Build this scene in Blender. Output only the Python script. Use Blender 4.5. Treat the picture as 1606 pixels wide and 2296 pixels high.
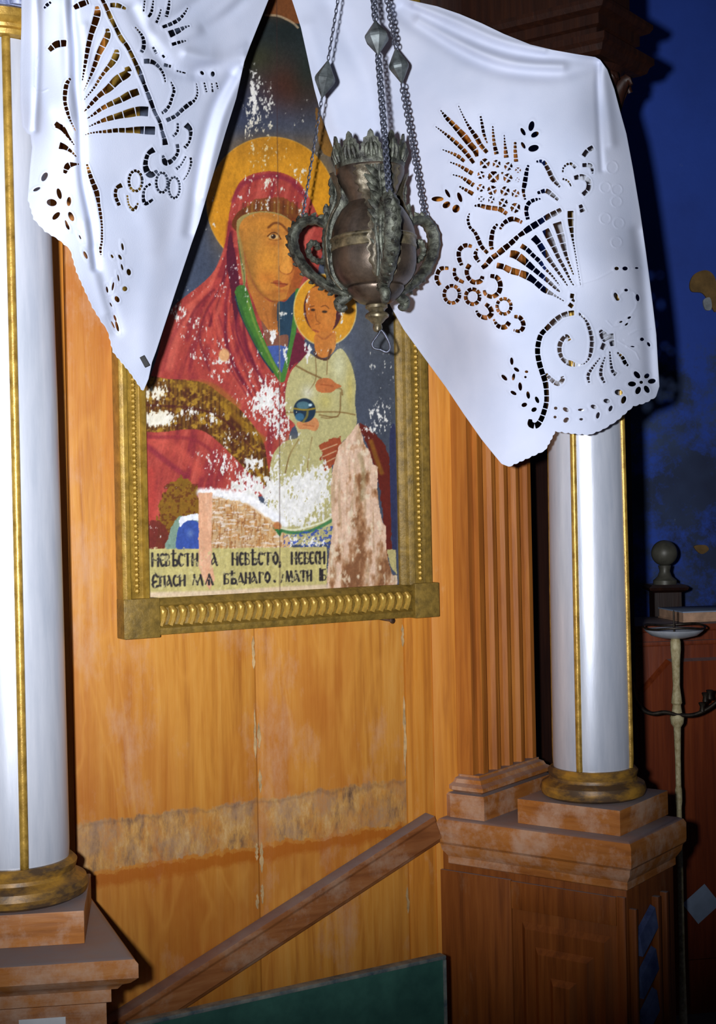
import bpy, bmesh, math, random
import numpy as np
from mathutils import Vector, Matrix

for o in list(bpy.data.objects): bpy.data.objects.remove(o, do_unlink=True)
scene = bpy.context.scene
COL = scene.collection
random.seed(7)
sin, cos, pi, rad = math.sin, math.cos, math.pi, math.radians

# ---------------------------------------------------------------- camera
F, ROLL, CX, CY, CAMZ = 3200.0, rad(1.2), 803.0, 1130.0, 1.55
IW, IH = 1606.0, 2296.0
cam_d = bpy.data.cameras.new('camera'); cam = bpy.data.objects.new('camera', cam_d); COL.objects.link(cam)
cam_d.sensor_fit = 'VERTICAL'; cam_d.sensor_height = 36.0; cam_d.lens = 36.0*F/IH
cam_d.shift_y = (CY-IH/2)/IH
cam_d.clip_start = 0.05
R_ = Vector((cos(ROLL), 0, -sin(ROLL))); U_ = Vector((sin(ROLL), 0, cos(ROLL)))
M = Matrix((R_, U_, Vector((0, -1, 0)))).transposed().to_4x4(); M.translation = Vector((0, 0, CAMZ))
cam.matrix_world = M
scene.camera = cam

# ---------------------------------------------------------------- world, flash, exposure
w = bpy.data.worlds.new('world'); scene.world = w; w.use_nodes = True
w.node_tree.nodes['Background'].inputs[0].default_value = (0.42, 0.52, 0.85, 1)
w.node_tree.nodes['Background'].inputs[1].default_value = 0.030
fl = bpy.data.lights.new('camera_flash', 'SPOT'); flash = bpy.data.objects.new('camera_flash', fl); COL.objects.link(flash)
fl.energy = 435; fl.color = (0.95, 0.965, 1.0); fl.shadow_soft_size = 0.022
fl.spot_size = rad(61); fl.spot_blend = 1.0
flash.location = (-0.105, -0.02, CAMZ+0.03)
tgt = Vector((-0.20, 3.0, CAMZ+0.33))
flash.rotation_euler = (tgt-flash.location).to_track_quat('-Z', 'Y').to_euler()
vs = scene.view_settings
vs.view_transform = 'Standard'; vs.look = 'None'; vs.gamma = 1.0; vs.exposure = 0.0; vs.use_curve_mapping = False

# ---------------------------------------------------------------- measuring helpers (photo pixel -> point at a real distance)
def ray(px, py):
    x = (px-CX)/F; y = (CY-py)/F
    return Vector((x*cos(ROLL)+y*sin(ROLL), 1.0, -x*sin(ROLL)+y*cos(ROLL)))
def at(px, py, D): return ray(px, py)*D+Vector((0, 0, CAMZ))
def onz(px, py, z):
    d = ray(px, py); return d*((z-CAMZ)/d.z)+Vector((0, 0, CAMZ))
def onpl(px, py, p0, n):
    d = ray(px, py); q = p0-Vector((0, 0, CAMZ)); return d*(q.dot(n)/d.dot(n))+Vector((0, 0, CAMZ))

# ---------------------------------------------------------------- objects
def props(o, label=None, cat=None, group=None, kind=None):
    if label: o['label'] = label
    if cat: o['category'] = cat
    if group: o['group'] = group
    if kind: o['kind'] = kind
    return o
def thing(name, loc, label, cat, group=None):
    o = bpy.data.objects.new(name, None); o.empty_display_size = 0.05
    COL.objects.link(o); o.location = loc
    return props(o, label, cat, group)
def wloc(o):
    v = Vector(o.location); p = o.parent
    return v
def link(name, me, mat, parent=None):
    o = bpy.data.objects.new(name, me); COL.objects.link(o)
    if mat is not None and not me.materials: me.materials.append(mat)
    if parent is not None:
        o.parent = parent
        if parent.type == 'EMPTY': o.matrix_parent_inverse = Matrix.Translation(-Vector(parent.location))
        else: o.matrix_parent_inverse = Matrix.Translation(-Vector(parent.location)) if parent.parent is None else Matrix.Identity(4)
    return o
def mesh(verts, faces, smooth=False, sharp=None):
    me = bpy.data.meshes.new('m'); me.from_pydata([tuple(v) for v in verts], [], faces); me.validate()
    bm = bmesh.new(); bm.from_mesh(me); bmesh.ops.recalc_face_normals(bm, faces=bm.faces[:]); bm.to_mesh(me); bm.free()
    if smooth:
        me.polygons.foreach_set('use_smooth', [True]*len(me.polygons))
        if sharp: me.set_sharp_from_angle(angle=rad(sharp))
    me.update(); return me
def bevelled(me, wdt, seg=2):
    bm = bmesh.new(); bm.from_mesh(me)
    es = [e for e in bm.edges if len(e.link_faces) == 2 and e.calc_face_angle(0) > 0.5]
    bmesh.ops.bevel(bm, geom=es, offset=wdt, segments=seg, profile=0.6, affect='EDGES', clamp_overlap=True)
    bm.to_mesh(me); bm.free()
    me.polygons.foreach_set('use_smooth', [True]*len(me.polygons)); me.set_sharp_from_angle(angle=rad(40))
    return me
def prism_me(plan, z0, z1, bev=0.0):
    n = len(plan)
    v = [(p[0], p[1], z0) for p in plan]+[(p[0], p[1], z1) for p in plan]
    f = [tuple(range(n)), tuple(range(n, 2*n))]+[(i, (i+1) % n, n+(i+1) % n, n+i) for i in range(n)]
    me = mesh(v, f)
    return bevelled(me, bev) if bev else me
def offpoly(plan, d):
    n = len(plan); P = [Vector((p[0], p[1])) for p in plan]
    A = sum(P[i].x*P[(i+1) % n].y-P[(i+1) % n].x*P[i].y for i in range(n))
    s = 1 if A > 0 else -1
    out = []
    for i in range(n):
        e1 = (P[i]-P[i-1]).normalized(); e2 = (P[(i+1) % n]-P[i]).normalized()
        n1 = Vector((e1.y, -e1.x))*s; n2 = Vector((e2.y, -e2.x))*s
        b = (n1+n2); b = b/max(1e-6, b.dot(n1))
        out.append(P[i]+b*d)
    return out
def stack_me(plan, lv, smooth=True):
    n = len(plan); v = []; f = []
    for off, z in lv:
        for p in offpoly(plan, off): v.append((p.x, p.y, z))
    for k in range(len(lv)-1):
        for i in range(n): f.append((k*n+i, k*n+(i+1) % n, (k+1)*n+(i+1) % n, (k+1)*n+i))
    f.append(tuple(range(n))); f.append(tuple(range((len(lv)-1)*n, len(lv)*n)))
    return mesh(v, f, smooth, 28)
def lathe_me(prof, c, up=Vector((0, 0, 1)), seg=48, sharp=35, mod=None):
    up = up.normalized(); ex = Vector((1, 0, 0)); ex = (ex-up*ex.dot(up)).normalized(); ey = up.cross(ex)
    v = []; f = []
    for r, z in prof:
        for i in range(seg):
            a = 2*pi*i/seg; rr = r*(mod(a, z) if mod else 1)
            v.append(c+up*z+ex*(rr*cos(a))+ey*(rr*sin(a)))
    for k in range(len(prof)-1):
        for i in range(seg): f.append((k*seg+i, k*seg+(i+1) % seg, (k+1)*seg+(i+1) % seg, (k+1)*seg+i))
    f.append(tuple(range(seg))); f.append(tuple(range((len(prof)-1)*seg, len(prof)*seg)))
    return mesh(v, f, True, sharp)
def spline(pts, n=8):
    P = [np.array(p, float) for p in pts]
    if len(P) == 2: return [P[0]+(P[1]-P[0])*t for t in np.linspace(0, 1, n+1)]
    Q = [2*P[0]-P[1]]+P+[2*P[-1]-P[-2]]; out = []
    for i in range(1, len(Q)-2):
        for k in range(n):
            t = k/n; a, b, c, d = Q[i-1], Q[i], Q[i+1], Q[i+2]
            out.append(0.5*((2*b)+(c-a)*t+(2*a-5*b+4*c-d)*t*t+(3*b-a-3*c+d)*t**3))
    out.append(P[-1]); return out
def cspline(pts, n=6):
    P = [np.array(p, float) for p in pts]; m = len(P); out = []
    for i in range(m):
        a, b, c, d = P[i-1], P[i], P[(i+1) % m], P[(i+2) % m]
        for k in range(n):
            t = k/n; out.append(0.5*((2*b)+(c-a)*t+(2*a-5*b+4*c-d)*t*t+(3*b-a-3*c+d)*t**3))
    return out
def tube_me(pts, rads, seg=10, flat=1.0, smooth=True, closed=False):
    P = [Vector(p) for p in pts]; n = len(P); v = []; f = []; ref = None
    for i in range(n):
        a = P[i-1] if (i > 0 or closed) else P[0]; b = P[(i+1) % n] if (i < n-1 or closed) else P[-1]
        t = (b-a).normalized()
        if ref is None:
            ref = Vector((0, 0, 1)) if abs(t.z) < 0.9 else Vector((1, 0, 0))
        x = (ref-t*ref.dot(t)).normalized(); ref = x; y = t.cross(x)
        r = rads[i] if hasattr(rads, '__len__') else rads
        for k in range(seg):
            an = 2*pi*k/seg; v.append(P[i]+x*(r*cos(an))+y*(r*sin(an)*flat))
    m = n if closed else n-1
    for i in range(m):
        for k in range(seg):
            j = (i+1) % n; f.append((i*seg+k, i*seg+(k+1) % seg, j*seg+(k+1) % seg, j*seg+k))
    if not closed: f.append(tuple(range(seg))); f.append(tuple(range((n-1)*seg, n*seg)))
    return mesh(v, f, smooth, 50)
def frame_box_me(o, ex, ey, ez, sx, sy, sz, bev=0.0):
    """box with corner o spanning sx,sy,sz along ex,ey,ez"""
    v = [o+ex*(sx*i)+ey*(sy*j)+ez*(sz*k) for k in (0, 1) for j in (0, 1) for i in (0, 1)]
    f = [(0, 1, 3, 2), (4, 5, 7, 6), (0, 1, 5, 4), (2, 3, 7, 6), (0, 2, 6, 4), (1, 3, 7, 5)]
    me = mesh(v, f); return bevelled(me, bev) if bev else me

# ---------------------------------------------------------------- materials
def s2l(c):
    return tuple(((x/255)/12.92 if x/255 <= 0.04045 else ((x/255+0.055)/1.055)**2.4) for x in c)
def rgb(c): return (*s2l(c), 1.0)
def newmat(name):
    m = bpy.data.materials.new(name); m.use_nodes = True
    nt = m.node_tree; return m, nt, nt.nodes['Principled BSDF']
def N(nt, t, **kw):
    n = nt.nodes.new(t)
    for k, v in kw.items(): setattr(n, k, v)
    return n
def noise(nt, vec, scale, detail=4, rough=0.55, dist=0.0):
    n = N(nt, 'ShaderNodeTexNoise'); n.inputs['Scale'].default_value = scale; n.inputs['Detail'].default_value = detail
    n.inputs['Roughness'].default_value = rough; n.inputs['Distortion'].default_value = dist
    nt.links.new(vec, n.inputs['Vector']); return n.outputs['Fac']
def ramp(nt, fac, stops):
    r = N(nt, 'ShaderNodeValToRGB'); nt.links.new(fac, r.inputs[0]); cr = r.color_ramp
    while len(cr.elements) < len(stops): cr.elements.new(0.5)
    for e, (p, c) in zip(cr.elements, stops): e.position = p; e.color = c if len(c) == 4 else rgb(c)
    return r.outputs[0]
def mixc(nt, fac, a, b, typ='MIX'):
    m = N(nt, 'ShaderNodeMix', data_type='RGBA', blend_type=typ)
    for s, val in ((m.inputs[0], fac), (m.inputs[6], a), (m.inputs[7], b)):
        if hasattr(val, 'links'): nt.links.new(val, s)
        else: s.default_value = val
    return m.outputs[2]
def objvec(nt, sc=(1, 1, 1), loc=(0, 0, 0), rot=(0, 0, 0)):
    tc = N(nt, 'ShaderNodeTexCoord'); mp = N(nt, 'ShaderNodeMapping')
    mp.inputs['Scale'].default_value = sc; mp.inputs['Location'].default_value = loc; mp.inputs['Rotation'].default_value = rot
    nt.links.new(tc.outputs['Object'], mp.inputs[0]); return mp.outputs[0]
def bump(nt, bs, h, strength, dist=0.01):
    b = N(nt, 'ShaderNodeBump'); b.inputs['Strength'].default_value = strength; b.inputs['Distance'].default_value = dist
    nt.links.new(h, b.inputs['Height']); nt.links.new(b.outputs[0], bs.inputs['Normal'])
B1, W1 = (0, 0, 0, 1), (1, 1, 1, 1)
def dusty(nt, c, n):       # a film of grey dust settled on every face that looks up
    ge = N(nt, 'ShaderNodeNewGeometry'); sp = N(nt, 'ShaderNodeSeparateXYZ'); nt.links.new(ge.outputs['Normal'], sp.inputs[0])
    mu = N(nt, 'ShaderNodeMath', operation='MULTIPLY'); nt.links.new(ramp(nt, sp.outputs[2], [(.8, B1), (.97, W1)]), mu.inputs[0]); nt.links.new(ramp(nt, n, [(.2, (.55, .55, .55, 1)), (.6, (.95, .95, .95, 1))]), mu.inputs[1])
    return mixc(nt, mu.outputs[0], c, rgb((128, 122, 126)))
def wood(name, dark, mid, light, worn, grain='z', wornamt=0.55, rough=0.5, k=60, loc=(0, 0, 0), dust=True):
    m, nt, bs = newmat(name)
    st = {'z': (1, 1, .05), 'xy': (.12, .12, 1), 'x': (.06, 1, 1)}[grain]
    v = objvec(nt, st, loc); v2 = objvec(nt, (1, 1, .35) if grain == 'z' else (1, 1, 1), loc)
    g = noise(nt, v, k, 6, .6, .4); big = noise(nt, v2, 5.5, 4, .6)
    c = ramp(nt, g, [(.25, dark), (.5, mid), (.78, light)])
    c2 = mixc(nt, ramp(nt, big, [(.3, B1), (.7, W1)]), mixc(nt, 0.6, c, rgb(dark)), c)
    wn = noise(nt, v2, 9, 8, .72)
    c3 = mixc(nt, ramp(nt, wn, [(wornamt, B1), (wornamt+.16, (.75, .75, .75, 1))]), c2, rgb(worn))
    if dust: c3 = dusty(nt, c3, wn)
    nt.links.new(c3, bs.inputs['Base Color']); bs.inputs['Roughness'].default_value = rough
    bs.inputs['Specular IOR Level'].default_value = 0.35
    bump(nt, bs, g, .25, .004)
    return m
def plain(name, col, rough=0.5, metal=0.0, var=0.12, sc=30, bmp=0.1, st=(1, 1, 1)):
    m, nt, bs = newmat(name); v = objvec(nt, st); n = noise(nt, v, sc, 5, .6)
    lo = tuple(max(0, x*(1-var*1.6)) for x in col); hi = tuple(min(255, x*(1+var)) for x in col)
    nt.links.new(ramp(nt, n, [(.3, lo), (.7, hi)]), bs.inputs['Base Color'])
    bs.inputs['Roughness'].default_value = rough; bs.inputs['Metallic'].default_value = metal
    if bmp: bump(nt, bs, n, bmp, .003)
    return m
def two(name, a, b, sc, lo, hi, rough=.5, metal=0, bmp=.3, st=(1, 1, 1), det=7, rgh=.65):
    m, nt, bs = newmat(name); v = objvec(nt, st); n = noise(nt, v, sc, det, rgh)
    nt.links.new(ramp(nt, n, [(lo, a), (hi, b)]), bs.inputs['Base Color'])
    bs.inputs['Roughness'].default_value = rough; bs.inputs['Metallic'].default_value = metal
    if bmp: bump(nt, bs, n, bmp, .004)
    return m
MT = {}
MT['wood_l'] = wood('wall_wood', (138, 76, 26), (186, 112, 34), (206, 138, 54), (196, 158, 112), wornamt=.60)
MT['wood_s'] = wood('side_wood', (166, 98, 34), (210, 136, 48), (224, 158, 72), (214, 168, 116), wornamt=.6, loc=(3, 1, 0))
MT['wood_d'] = wood('pilaster_wood', (132, 72, 26), (182, 110, 40), (206, 138, 58), (190, 146, 96), wornamt=.66, loc=(1, 5, 2))
MT['wood_p'] = wood('pedestal_wood', (92, 46, 18), (138, 76, 29), (162, 96, 41), (146, 108, 78), wornamt=.60, loc=(7, 2, 1))
MT['wood_h'] = wood('moulding_wood', (138, 80, 34), (184, 116, 52), (200, 140, 82), (196, 162, 138), grain='xy', wornamt=.47, loc=(2, 2, 2))
MT['wood_r'] = wood('rail_wood', (112, 64, 34), (158, 98, 54), (180, 124, 78), (170, 138, 114), grain='xy', wornamt=.5, loc=(4, 4, 1))
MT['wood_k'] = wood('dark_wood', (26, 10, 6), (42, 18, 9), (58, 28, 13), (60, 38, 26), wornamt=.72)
MT['wood_c'] = wood('cabinet_wood', (92, 36, 14), (132, 56, 22), (156, 74, 30), (130, 80, 52), wornamt=.7, loc=(9, 0, 0))
MT['gold'] = two('gilt', (120, 92, 30), (188, 150, 60), 38, .3, .7, .42, .25, .4)
MT['goldd'] = two('gilt_dull', (96, 76, 28), (150, 120, 50), 60, .3, .7, .5, .15, .5)
MT['goldb'] = two('gilt_bright', (132, 100, 34), (206, 166, 76), 45, .3, .7, .35, .35, .3)
MT['silver'] = two('silver_paint', (180, 188, 204), (216, 220, 232), 26, .3, .7, .33, .28, .12, (1, 1, .12))
MT['bronze'] = two('bronze', (52, 44, 38), (112, 96, 82), 22, .35, .75, .38, .55, .3)
MT['patina'] = two('bronze_patina', (42, 42, 38), (122, 126, 112), 60, .4, .75, .45, .4, .8)
MT['plate'] = two('bronze_plate', (52, 46, 38), (128, 118, 98), 46, .35, .72, .42, .45, .7, (1, 1, .35))
MT['brassy'] = plain('worn_brass', (104, 94, 72), .38, .45, .35, 60)
MT['chain'] = plain('chain_metal', (86, 90, 104), .4, .6, .3, 120)
MT['pend'] = plain('bead_metal', (84, 90, 92), .5, .35, .35, 40)
MT['black'] = plain('black_metal', (9, 9, 11), .7, 0, .2)
MT['nail'] = plain('rusty_iron', (74, 48, 30), .6, .4, .3, 90)
MT['green'] = two('green_paint', (34, 72, 66), (58, 104, 92), 14, .3, .75, .5, 0, .2)
MT['greenedge'] = two('worn_edge', (60, 78, 88), (140, 140, 128), 26, .35, .7, .6, 0, .2)
MT['paper'] = plain('paper', (232, 234, 238), .7, 0, .03, 20, 0)
MT['card'] = plain('grey_card', (150, 168, 194), .7, 0, .05, 20, 0)
MT['book'] = plain('book_cover', (200, 160, 130), .6, 0, .1, 30, 0)
MT['cream'] = two('candle_drips', (160, 140, 92), (226, 214, 170), 60, .3, .7, .5, 0, .8)
MT['dish'] = plain('enamel_dish', (205, 210, 220), .35, .2, .06, 30, .05)
MT['iron'] = plain('wrought_iron', (52, 44, 36), .5, .5, .3, 60)
MT['bluegrey'] = two('blue_slat', (40, 54, 100), (92, 108, 150), 18, .35, .7, .45)
MT['finial'] = plain('grey_finial', (86, 84, 74), .45, .1, .15, 20)
MT['capital'] = two('capital_paint', (70, 84, 130), (186, 194, 224), 40, .35, .65, .5, .1, .6)
MT['cloth'] = None
MT['floor'] = wood('floor_boards', (50, 30, 18), (78, 48, 28), (92, 62, 40), (96, 78, 60), grain='x')
MT['ceil'] = plain('ceiling_plaster', (150, 152, 160), .9)
# white linen
m, nt, bs = newmat('linen'); v = objvec(nt); n = noise(nt, v, 420, 3, .6); nb = noise(nt, v, 9, 3, .5)
nt.links.new(ramp(nt, nb, [(.3, (190, 198, 220)), (.7, (204, 210, 230))]), bs.inputs['Base Color'])
bs.inputs['Roughness'].default_value = .85; bs.inputs['Specular IOR Level'].default_value = .15
bs.inputs['Subsurface Weight'].default_value = 0.0
bump(nt, bs, n, .12, .002); MT['cloth'] = m
# blue plaster with flaking stains
m, nt, bs = newmat('blue_plaster'); v = objvec(nt)
n1 = noise(nt, v, 1.6, 6, .6); n2 = noise(nt, v, 6, 9, .75); n3 = noise(nt, v, 2.6, 3, .5)
c = ramp(nt, n1, [(.3, (34, 66, 156)), (.7, (46, 86, 196))])
sx = N(nt, 'ShaderNodeSeparateXYZ'); nt.links.new(v, sx.inputs[0])
zz = N(nt, 'ShaderNodeMapRange'); nt.links.new(sx.outputs[2], zz.inputs[0])
zz.inputs[1].default_value = 2.25; zz.inputs[2].default_value = 1.95; zz.inputs[3].default_value = 0.0; zz.inputs[4].default_value = 0.30
ad = N(nt, 'ShaderNodeMath', operation='ADD'); nt.links.new(zz.outputs[0], ad.inputs[0]); nt.links.new(n2, ad.inputs[1])
flk = ramp(nt, ad.outputs[0], [(.66, B1), (.80, W1)])
c = mixc(nt, flk, c, mixc(nt, ramp(nt, n3, [(.4, B1), (.62, W1)]), rgb((26, 36, 66)), rgb((56, 76, 116))))
c = mixc(nt, ramp(nt, noise(nt, v, 14, 8, .8), [(.68, B1), (.76, W1)]), c, rgb((120, 140, 160)))
nt.links.new(c, bs.inputs['Base Color']); bs.inputs['Roughness'].default_value = .8; bump(nt, bs, n2, .3, .01)
MT['blue'] = m
MT['stain'] = two('bare_clay', (96, 74, 40), (140, 108, 60), 20, .3, .7, .9)
MT['stainw'] = plain('bare_lime', (150, 156, 160), .9)
def vcol(name, rough=.45, spec=.4):
    m, nt, bs = newmat(name); a = N(nt, 'ShaderNodeVertexColor'); a.layer_name = 'paint'
    n = noise(nt, objvec(nt), 260, 4, .6)
    c = mixc(nt, .12, a.outputs[0], ramp(nt, n, [(.3, B1), (.7, W1)]), 'OVERLAY')
    nt.links.new(c, bs.inputs['Base Color']); bs.inputs['Roughness'].default_value = rough
    bs.inputs['Specular IOR Level'].default_value = spec; bump(nt, bs, n, .08, .002); return m
MT['paint'] = vcol('icon_paint')

# ================================================================= SETTING
WA = rad(59); WU = Vector((sin(WA), cos(WA), 0)); WN = Vector((cos(WA), -sin(WA), 0)); Z = Vector((0, 0, 1))
W0 = at(966, 1400, 3.1); W0.z = 0
def wu(px, py):
    p = onpl(px, py, W0, WN); return (p-W0).dot(WU), p.z
def W(u, v, z): return W0+WU*u+WN*v+Z*z
TOP = CAMZ-0.68     # height of the pedestal tops

fl_me = prism_me([(-3.5, -1.5), (4, -1.5), (4, 6), (-3.5, 6)], -0.1, 0)
props(link('floor', fl_me, MT['floor']), 'dark wooden floor below the iconostasis', 'floor', kind='structure')
cl_me = prism_me([(-3.5, -1.5), (4, -1.5), (4, 6), (-3.5, 6)], 3.6, 3.7)
props(link('ceiling', cl_me, MT['ceil']), 'pale plaster ceiling high above the icon', 'ceiling', kind='structure')

# back wall behind the icon: backing + planks
u_of = lambda px: wu(px, 1400)[0]
uL, uR = u_of(-800), 0.0
wb = link('wall_back', frame_box_me(W(uL, -.06, 0), WU, WN, Z, uR-uL, .045, 3.5), MT['wood_k'])
props(wb, 'orange varnished plank wall behind the framed icon', 'wall', kind='structure')
zb_r = wu(905, 1757)[1]; zb_b = wu(905, 1831)[1]        # ghost of a lost rail: upper and lower height
# planks carry the unvarnished stain of that rail as a material band in height
def plank_mat():
    m, nt, bs = newmat('plank_wood'); v = objvec(nt, (1, 1, .05)); v2 = objvec(nt, (1, 1, .45)); v0 = objvec(nt)
    g = noise(nt, v, 60, 6, .6, .4); big = noise(nt, v2, 4.2, 5, .62); rings = noise(nt, objvec(nt, (1, 1, .22)), 8, 2, .5, 1.6)
    c = ramp(nt, g, [(.25, (160, 96, 36)), (.5, (200, 134, 52)), (.78, (214, 156, 76))])
    c = mixc(nt, ramp(nt, big, [(.35, W1), (.6, B1)]), c, rgb((178, 104, 36)))
    c = mixc(nt, ramp(nt, rings, [(.44, B1), (.5, (.35, .35, .35, 1)), (.56, B1)]), c, rgb((214, 150, 66)))
    wn = noise(nt, v2, 8, 9, .72)
    c = mixc(nt, ramp(nt, wn, [(.53, B1), (.70, (.62, .62, .62, 1))]), c, rgb((202, 158, 124)))
    sx = N(nt, 'ShaderNodeSeparateXYZ'); nt.links.new(v0, sx.inputs[0])
    # wobble the edge of the stain
    wob = noise(nt, v0, 26, 5, .7)
    ma = N(nt, 'ShaderNodeMath', operation='MULTIPLY_ADD'); nt.links.new(wob, ma.inputs[0]); ma.inputs[1].default_value = .045; nt.links.new(sx.outputs[2], ma.inputs[2])
    band = ramp(nt, mapr(nt, ma.outputs[0], zb_b+.008, zb_r+.036), [(0.0, B1), (.035, W1), (.93, W1), (.99, B1)])
    lp = noise(nt, objvec(nt, (1, 1, .35)), 46, 8, .75); lp2 = noise(nt, objvec(nt, (1, 1, .8)), 13, 6, .7)
    bc = ramp(nt, lp, [(.30, (96, 72, 56)), (.42, (160, 120, 78)), (.52, (196, 146, 80)), (.66, (214, 176, 120))])
    bc = mixc(nt, ramp(nt, lp2, [(.45, B1), (.62, (.8, .8, .8, 1))]), bc, rgb((166, 132, 104)))
    bm_ = N(nt, 'ShaderNodeMath', operation='MULTIPLY'); nt.links.new(band, bm_.inputs[0]); nt.links.new(ramp(nt, noise(nt, objvec(nt, (1, 1, .5), (3, 3, 3)), 17, 7, .75), [(.38, (.25, .25, .25, 1)), (.55, W1)]), bm_.inputs[1])
    c = mixc(nt, bm_.outputs[0], c, bc)
    line = ramp(nt, mapr(nt, ma.outputs[0], zb_b-.028, zb_b+.004), [(0.0, B1), (.4, (.8, .8, .8, 1)), (.9, (.8, .8, .8, 1)), (1.0, B1)])
    c = mixc(nt, line, c, rgb((172, 92, 20)))
    dl = ramp(nt, mapr(nt, ma.outputs[0], zb_r+.018, zb_r+.034), [(0.0, B1), (.5, (.3, .3, .3, 1)), (1.0, B1)])
    c = mixc(nt, dl, c, rgb((96, 66, 56)))
    nt.links.new(c, bs.inputs['Base Color']); bs.inputs['Roughness'].default_value = .48; bs.inputs['Specular IOR Level'].default_value = .4
    bump(nt, bs, g, .25, .004); return m
def mapr(nt, val, a, b):
    n = N(nt, 'ShaderNodeMapRange'); nt.links.new(val, n.inputs[0]); n.inputs[1].default_value = a; n.inputs[2].default_value = b
    return n.outputs[0]
MT['plank'] = plank_mat()
def plank(u0, u1, v1, mat, z0=0, z1=3.5, name='plank'):
    v0 = .0035 if z0 > 1 else -.015
    return link(name, frame_box_me(W(u0, v0, z0), WU, WN, Z, u1-u0, v1-v0, z1-z0, .0016), mat, wb)
us = [u_of(150), u_of(163), u_of(570), u_of(905), u_of(966)]
plank(uL, us[0], .022, MT['wood_s'], name='stile')
plank(us[0]+.0005, us[1], -.008, MT['wood_d'], name='groove')
plank(us[1]+.0005, us[2]-.0012, 0, MT['plank'])
plank(us[2]+.0012, us[3]-.0012, 0, MT['plank'])
plank(us[3]+.0008, us[4], .003, MT['wood_s'], name='stile')
# pale filler along the plank joints
MT['putty'] = plain('old_filler', (190, 156, 108), .8, 0, .12, 60)
def filler(u, zs, seed):
    r = random.Random(seed)
    for z0, z1 in zs:
        n = 9; pl = []; 
        for i in range(n+1):
            t = i/n; pl.append((u-(.001+.004*r.random())*math.sin(pi*t)**.5, z0+(z1-z0)*t))
        for i in range(n, -1, -1):
            t = i/n; pl.append((u+(.001+.004*r.random())*math.sin(pi*t)**.5, z0+(z1-z0)*t))
        v = [W(a, .0004, b) for a, b in pl]+[W(a, .0022, b) for a, b in pl]; k = len(pl)
        f = [tuple(range(k)), tuple(range(k, 2*k))]+[(i, (i+1) % k, k+(i+1) % k, k+i) for i in range(k)]
        link('filler', mesh(v, f), MT['putty'], wb)
zz_ = lambda py, px=570: wu(px, py)[1]
filler(us[2]-.004, [(zz_(1500), zz_(1425)), (zz_(1700), zz_(1590))], 1)
filler(us[2]+.005, [(zz_(1680), zz_(1620)), (zz_(1780), zz_(1725)), (zz_(1960), zz_(1890)), (zz_(2030), zz_(1985))], 2)
filler(us[2]-.006, [(zz_(2040), zz_(2005)), (zz_(1930), zz_(1890))], 5)
filler(us[3]-.004, [(zz_(1450, 905), zz_(1400, 905)), (zz_(1740, 905), zz_(1560, 905))], 3)
filler(us[3]-.005, [(zz_(2050, 905), zz_(1990, 905))], 4)

# side strip between the back wall corner and the fluted pilaster
Pc = W(0, 0, 0); Pe = at(1058, 1400, 3.125); Pe.z = 0
sd = (Pe-Pc).normalized(); sn = Vector((sd.y, -sd.x, 0))
ws = link('wall_side', prism_me([Pc+sn*.0, Pe+sn*.0, Pe-sn*.25+sd*.02, Pc-sn*.25], 0, 3.5), MT['wood_s'])
props(ws, 'narrow scuffed orange wooden strip beside the fluted pilaster', 'wall', kind='structure')
half = (Pe-Pc).length*.62
link('plank', prism_me([Pc+sn*.0005, Pc+sd*half+sn*.0005, Pc+sd*half+sn*.006, Pc+sn*.006], 0.3, 3.5, .001), MT['wood_s'], ws)
link('plank', prism_me([Pc+sd*(half+.002)+sn*.0005, Pe+sn*.0005, Pe+sn*.005, Pc+sd*(half+.002)+sn*.005], 0.3, 3.5, .001), MT['wood_s'], ws)

zf = at(1000, 34, 3.1).z
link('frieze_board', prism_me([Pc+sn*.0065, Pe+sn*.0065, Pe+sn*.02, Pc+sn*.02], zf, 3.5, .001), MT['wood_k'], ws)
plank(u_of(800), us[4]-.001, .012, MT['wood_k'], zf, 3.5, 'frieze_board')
# dark sheet added so the unlit column gap reads black, blue far wall, unseen side of the room
props(link('wall_gap_dark', prism_me([at(1130, 1130, 3.75), at(1418, 1130, 3.95), at(1418, 1130, 4.05), at(1130, 1130, 3.9)], 0, 2.05), MT['wood_k']),
      'added dark sheet standing in for the unlit gap behind the silver column', 'wall', kind='structure')
wf = link('wall_far', prism_me([(-0.6, 5.2), (4.0, 5.2), (4.0, 5.3), (-0.6, 5.3)], 0, 3.6), MT['blue'])
props(wf, 'flaking blue plaster wall in the background', 'wall', kind='structure')
def patch(name, px, py, pts, D, mat):
    base = [at(px+a, py+b, D) for a, b in cspline(pts, 5)]; k = len(base)
    v = base+[p+Vector((0, -.012, 0)) for p in base]
    f = [tuple(range(k)), tuple(range(k, 2*k))]+[(i, (i+1) % k, k+(i+1) % k, k+i) for i in range(k)]
    return link(name, mesh(v, f), mat, wf)
patch('bare_patch', 1572, 640, [(-26, -5), (-15, -25), (10, -33), (28, -20), (34, 10), (32, 60), (18, 40), (2, 18), (-22, 14)], 5.198, MT['stain'])
patch('lime_patch', 1586, 682, [(-10, -8), (4, -14), (9, 2), (6, 14), (-6, 12)], 5.19, MT['stainw'])
patch('lime_patch', 1572, 1230, [(-16, -6), (8, -8), (16, 2), (2, 12), (-10, 6)], 5.198, MT['stain'])

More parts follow.
